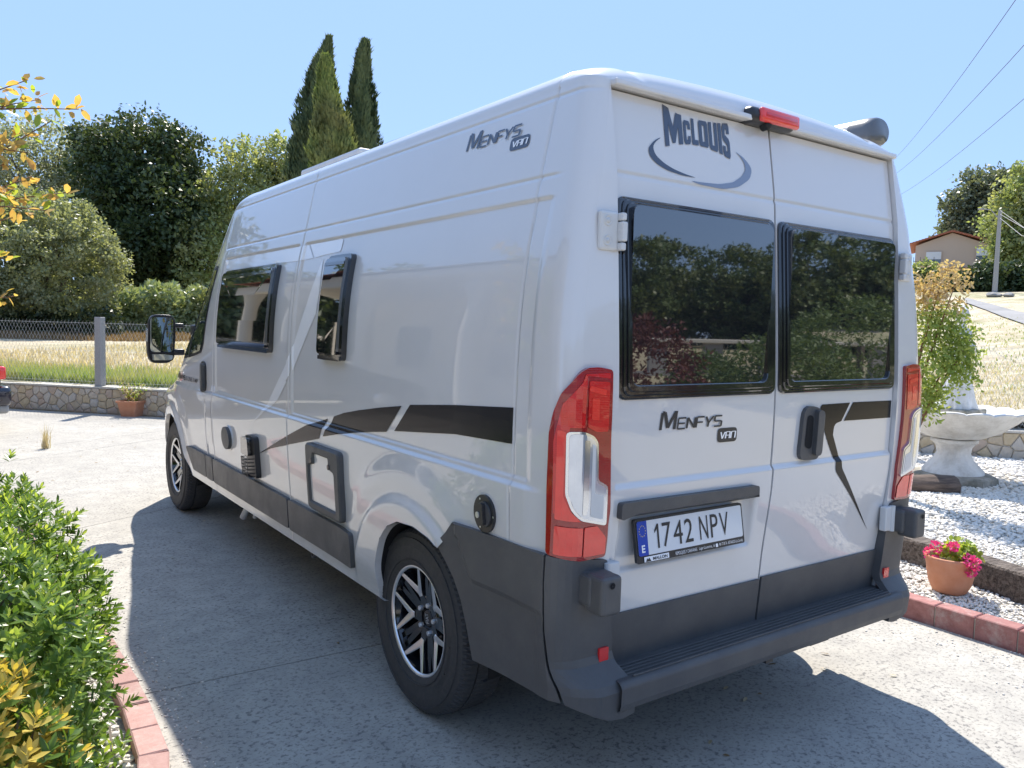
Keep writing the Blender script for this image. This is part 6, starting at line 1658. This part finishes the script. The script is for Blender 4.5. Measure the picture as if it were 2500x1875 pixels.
for x in xs_:
    q = csec(x); q = [(w_*(.90+.10*min(1, x/.12)) if x < .12 else w_, z) for w_, z in q]
    V += [(x, -a, b) for a, b in q]+[(x, a, b) for a, b in q[::-1][1:]]
m_ = 17
for i in range(len(xs_)-1):
    for j in range(m_-1):
        F.append([i*m_+j, (i+1)*m_+j, (i+1)*m_+j+1, i*m_+j+1]); xm = (xs_[i]+xs_[i+1])/2
        MI.append(1 if (j in (5, 10) and .6 < xm < 3.3) or (j in (6, 7, 8, 9) and (.55 < xm < 1.35 or 2.5 < xm < 3.35)) else 0)
V = np.array(V); V[:, 0] *= -1; V[:, 0] *= -1
def flat_end(i, rev): return [[i*m_, i*m_+k, i*m_+k+1, i*m_+k+1] for k in range(1, m_-1)]
o = nobj('car_body', V, np.array(F), [M_CARP, M_CARG], car, True, np.array(MI))
for nm_, xx, sgn_ in (('tail_panel', 0, 1), ('nose_panel', len(xs_)-1, -1)):
    bm = bmesh.new(); bm.faces.new([bm.verts.new(v) for v in V[xx*m_:(xx+1)*m_]]); bobj(nm_, bm, M_CARP, car)
for y in (-1, 1):
    bm = bmesh.new(); box(bm, (.06, y*.70, .80), (.20, .32, .17), bevel=.03); bobj('tail_lamp', bm, M_RED2, car, True)
    for x in (.85, 3.55):
        bm = bmesh.new(); lathe(bm, [(.19, -.1), (.30, -.1), (.32, -.08), (.32, .08), (.30, .1), (.20, .1), (.19, .07), (0, .07)], 32, 'y', (x, y*.80, .32)); bobj('wheel', bm, M_TYRE, car, True)
        bm = bmesh.new(); lathe(bm, [(.0, y*.105), (.19, y*.105), (.2, y*.09)], 24, 'y', (x, y*.80, .32)); bobj('hub_cap', bm, M_ALU, car, True)
bm = bmesh.new(); box(bm, (.05, 0, .50), (.30, 1.74, .26), bevel=.07, seg=4); bobj('bumper', bm, M_CARP, car, True)
bm = bmesh.new(); box(bm, (.07, 0, .33), (.28, 1.64, .12), bevel=.04, seg=3); bobj('bumper_skirt', bm, mat('grey_bumper_skirt', (.32, .32, .31), .6), car, True)

# ------------------------------------------------------------------ what the van's paint and windows reflect: the house at the left, the garden behind the viewpoint
hh = empty('villa', (-7.6, 9.0, 0)); tag(hh, 'cream villa with columned porch and tiled roof, mirrored in the side of the van', 'house')
M_CREAM = mat('cream_render', (.74, .67, .56), .85, bump=.15, bscale=6); M_COLM = mat('pale_stone_column', (.66, .62, .55), .8)
bm = bmesh.new(); box(bm, (-2.2, -1.0, 1.7), (5.0, 17, 3.4)); bobj('wall', bm, M_CREAM, hh)
bm = bmesh.new(); box(bm, (-.9, -1.0, 3.50), (7.6, 18, .22), bevel=.03); bobj('roof_slab', bm, M_COLM, hh)
bm = bmesh.new()
for a, b in (((3.0, 3.6), (-2.2, 5.3)),):
    v_ = [bm.verts.new(q) for q in ((a[0], -10.1, a[1]+.05), (a[0], 8.1, a[1]+.05), (b[0], 8.1, b[1]), (b[0], -10.1, b[1]))]; bm.faces.new(v_)
    v_ = [bm.verts.new(q) for q in ((b[0], -10.1, b[1]), (b[0], 8.1, b[1]), (-6.5, 8.1, 3.6), (-6.5, -10.1, 3.6))]; bm.faces.new(v_)
bobj('roof', bm, M_TILE, hh)
for y in (-8.6, -5.2, -1.8, 1.6, 5.0, 7.6):
    bm = bmesh.new(); lathe(bm, [(.24, 0), (.24, .12), (.19, .18), (.17, .4), (.15, 2.7), (.19, 2.85), (.27, 3.0), (.30, 3.1), (.30, 3.39)], 20, c=(2.4, y, 0)); bobj('column', bm, M_COLM, hh, True)
for y in (-7, -3.5, 0, 3.5, 6.3):
    bm = bmesh.new(); box(bm, (.31, y, 1.7), (.08, 1.5, 1.4), bevel=.01); f = bobj('window', bm, M_COLM, hh)
    bm = bmesh.new(); box(bm, (.355, y, 1.7), (.03, 1.3, 1.2)); bobj('pane', bm, M_WGL, f)
# reflected garden: low wall with piers, clipped balls, red bush, meadow, wood
bm = bmesh.new(); pr = None
for y, z in ((-2.3, -.02), (-2.8, .25), (-3.6, .68), (-4.3, .86), (-6, .90), (-30, .92), (-120, 1.0)):
    cur = [bm.verts.new((1.95, y, z)), bm.verts.new((6, y, z)), bm.verts.new((14, y, z)), bm.verts.new((120, y, z))]
    if pr:
        for k in range(3): bm.faces.new((pr[k], cur[k], cur[k+1], pr[k+1]))
    pr = cur
tag(bobj('garden_bank', bm, M_LAWN), kind='structure')
gw = empty('garden_wall', (6.6, -7.0, .88)); tag(gw, 'low grey coping wall with square piers behind the viewpoint, seen in the rear window', 'wall')
M_GREYC = mat('grey_pier_render', (.34, .33, .33), .9, bump=.2, bscale=10); gdir = Vector((.80, .60, 0)).normalized(); rg = Matrix.Rotation(math.atan2(gdir.y, gdir.x), 3, 'Z')
bm = bmesh.new(); box(bm, (0, 0, .02), (11, .25, .12), rg); bobj('wall_base', bm, M_GREYC, gw)
for k in range(-6, 7):
    bm = bmesh.new(); box(bm, tuple(gdir*k*.86+Vector((0, 0, .58))), (.82, .30, .06), rg, bevel=.01); bobj('coping_stone', bm, M_COLM, gw)
    bm = bmesh.new(); box(bm, tuple(gdir*(k*.86)+Vector((0, 0, .31))), (.28, .20, .50), rg); bobj('pier', bm, M_GREYC, gw)
def ball(name, label, c, rad, m, n, ls, group=None):
    t = empty(name, (c[0], c[1], 0)); tag(t, label, 'bush', group)
    C, N_ = crown_points([((0, 0, c[2]), rad)], int(n/14), 14, .13, .85); k = len(C)
    f = leaf_real('foliage', C, rand_unit(k)+N_*.6, N_+rand_unit(k)*.5, ls, ls*.45, [m], t, np.zeros(k, int)); f['kind'] = 'stuff'
    bm = bmesh.new(); tube(bm, [(0, 0, -.05), (0, 0, c[2])], .05, 7); bobj('stem', bm, M_BARK, t)
ball('red_bush', 'dark red leaved bush behind the viewpoint, mirrored in the left rear window', (3.0, -3.75, 1.05), (.62, .62, .62), M_RBUSH, 5200, .06)
ball('clipped_ball', 'dark clipped evergreen ball nearest the drive, mirrored in the right rear window', (5.6, -3.9, 1.05), (.75, .75, .50), M_BALL, 6500, .06)
ball('clipped_ball', 'taller clipped evergreen behind the nearest one, mirrored in the right rear window', (7.6, -4.2, 1.45), (1.0, .9, .62), M_BALL, 6500, .06)
ball('clipped_ball', 'small evergreen ball by the garden wall, mirrored at the edge of the left rear window', (5.6, -5.2, .98), (.45, .45, .30), M_BALL, 3500, .06)
M_WOODL = leafmat('woodland_leaf', (.075, .11, .04), (.13, .18, .065), (.16, .19, .08), trans=.25, scale=2)
# wood behind the viewpoint
proto = tree('woodland_tree', 'tree of the dark wood behind the viewpoint, mirrored in the rear windows', 'tree', (0, 0, 0),
             [((0, 0, 6.0), (4.6, 4.6, 3.8)), ((2.6, 1, 4.4), (3.4, 3.4, 3.2)), ((-2.6, -1, 4.2), (3.4, 3.4, 3.2)), ((0, 2.5, 3.5), (4, 3, 3.2)), ((0, -2.5, 3.2), (4, 3, 3.0))], M_WOODL, 230, 60, 1.0, .38, .3, group='wood behind the viewpoint', shell=.7)
def copy_tree(root, loc, rz, sc):
    r = root.copy(); col.objects.link(r); r.location = loc; r.rotation_euler = (0, 0, rz); r.scale = (sc, sc, sc)
    for ch in root.children:
        c = ch.copy(); col.objects.link(c); c.parent = r
    return r
first = True
wood = []
for row, (rad, step) in enumerate(((40, 7.0), (48, 7.5))):
    for k in range(24 if row == 0 else 20):
        a = R(84+k*step*1.0+(3 if row else 0)); loc = (CAM.x+rad*math.sin(a)*(1+random.uniform(-.04, .04)), CAM.y+rad*math.cos(a), .8); sc = random.uniform(.48, .64)*(1 if row == 0 else 1.15)
        wood.append(0)
        if first: proto.location = loc; proto.scale = (sc,)*3; first = False
        else: copy_tree(proto, loc, random.uniform(0, 6.28), sc)

for k in range(9):
    a = R(-72+k*8.2); rad = 38+3*(k % 2); copy_tree(proto, (CAM.x+rad*math.sin(a), CAM.y+rad*math.cos(a), 0), random.uniform(0, 6.28), random.uniform(.75, 1.0))
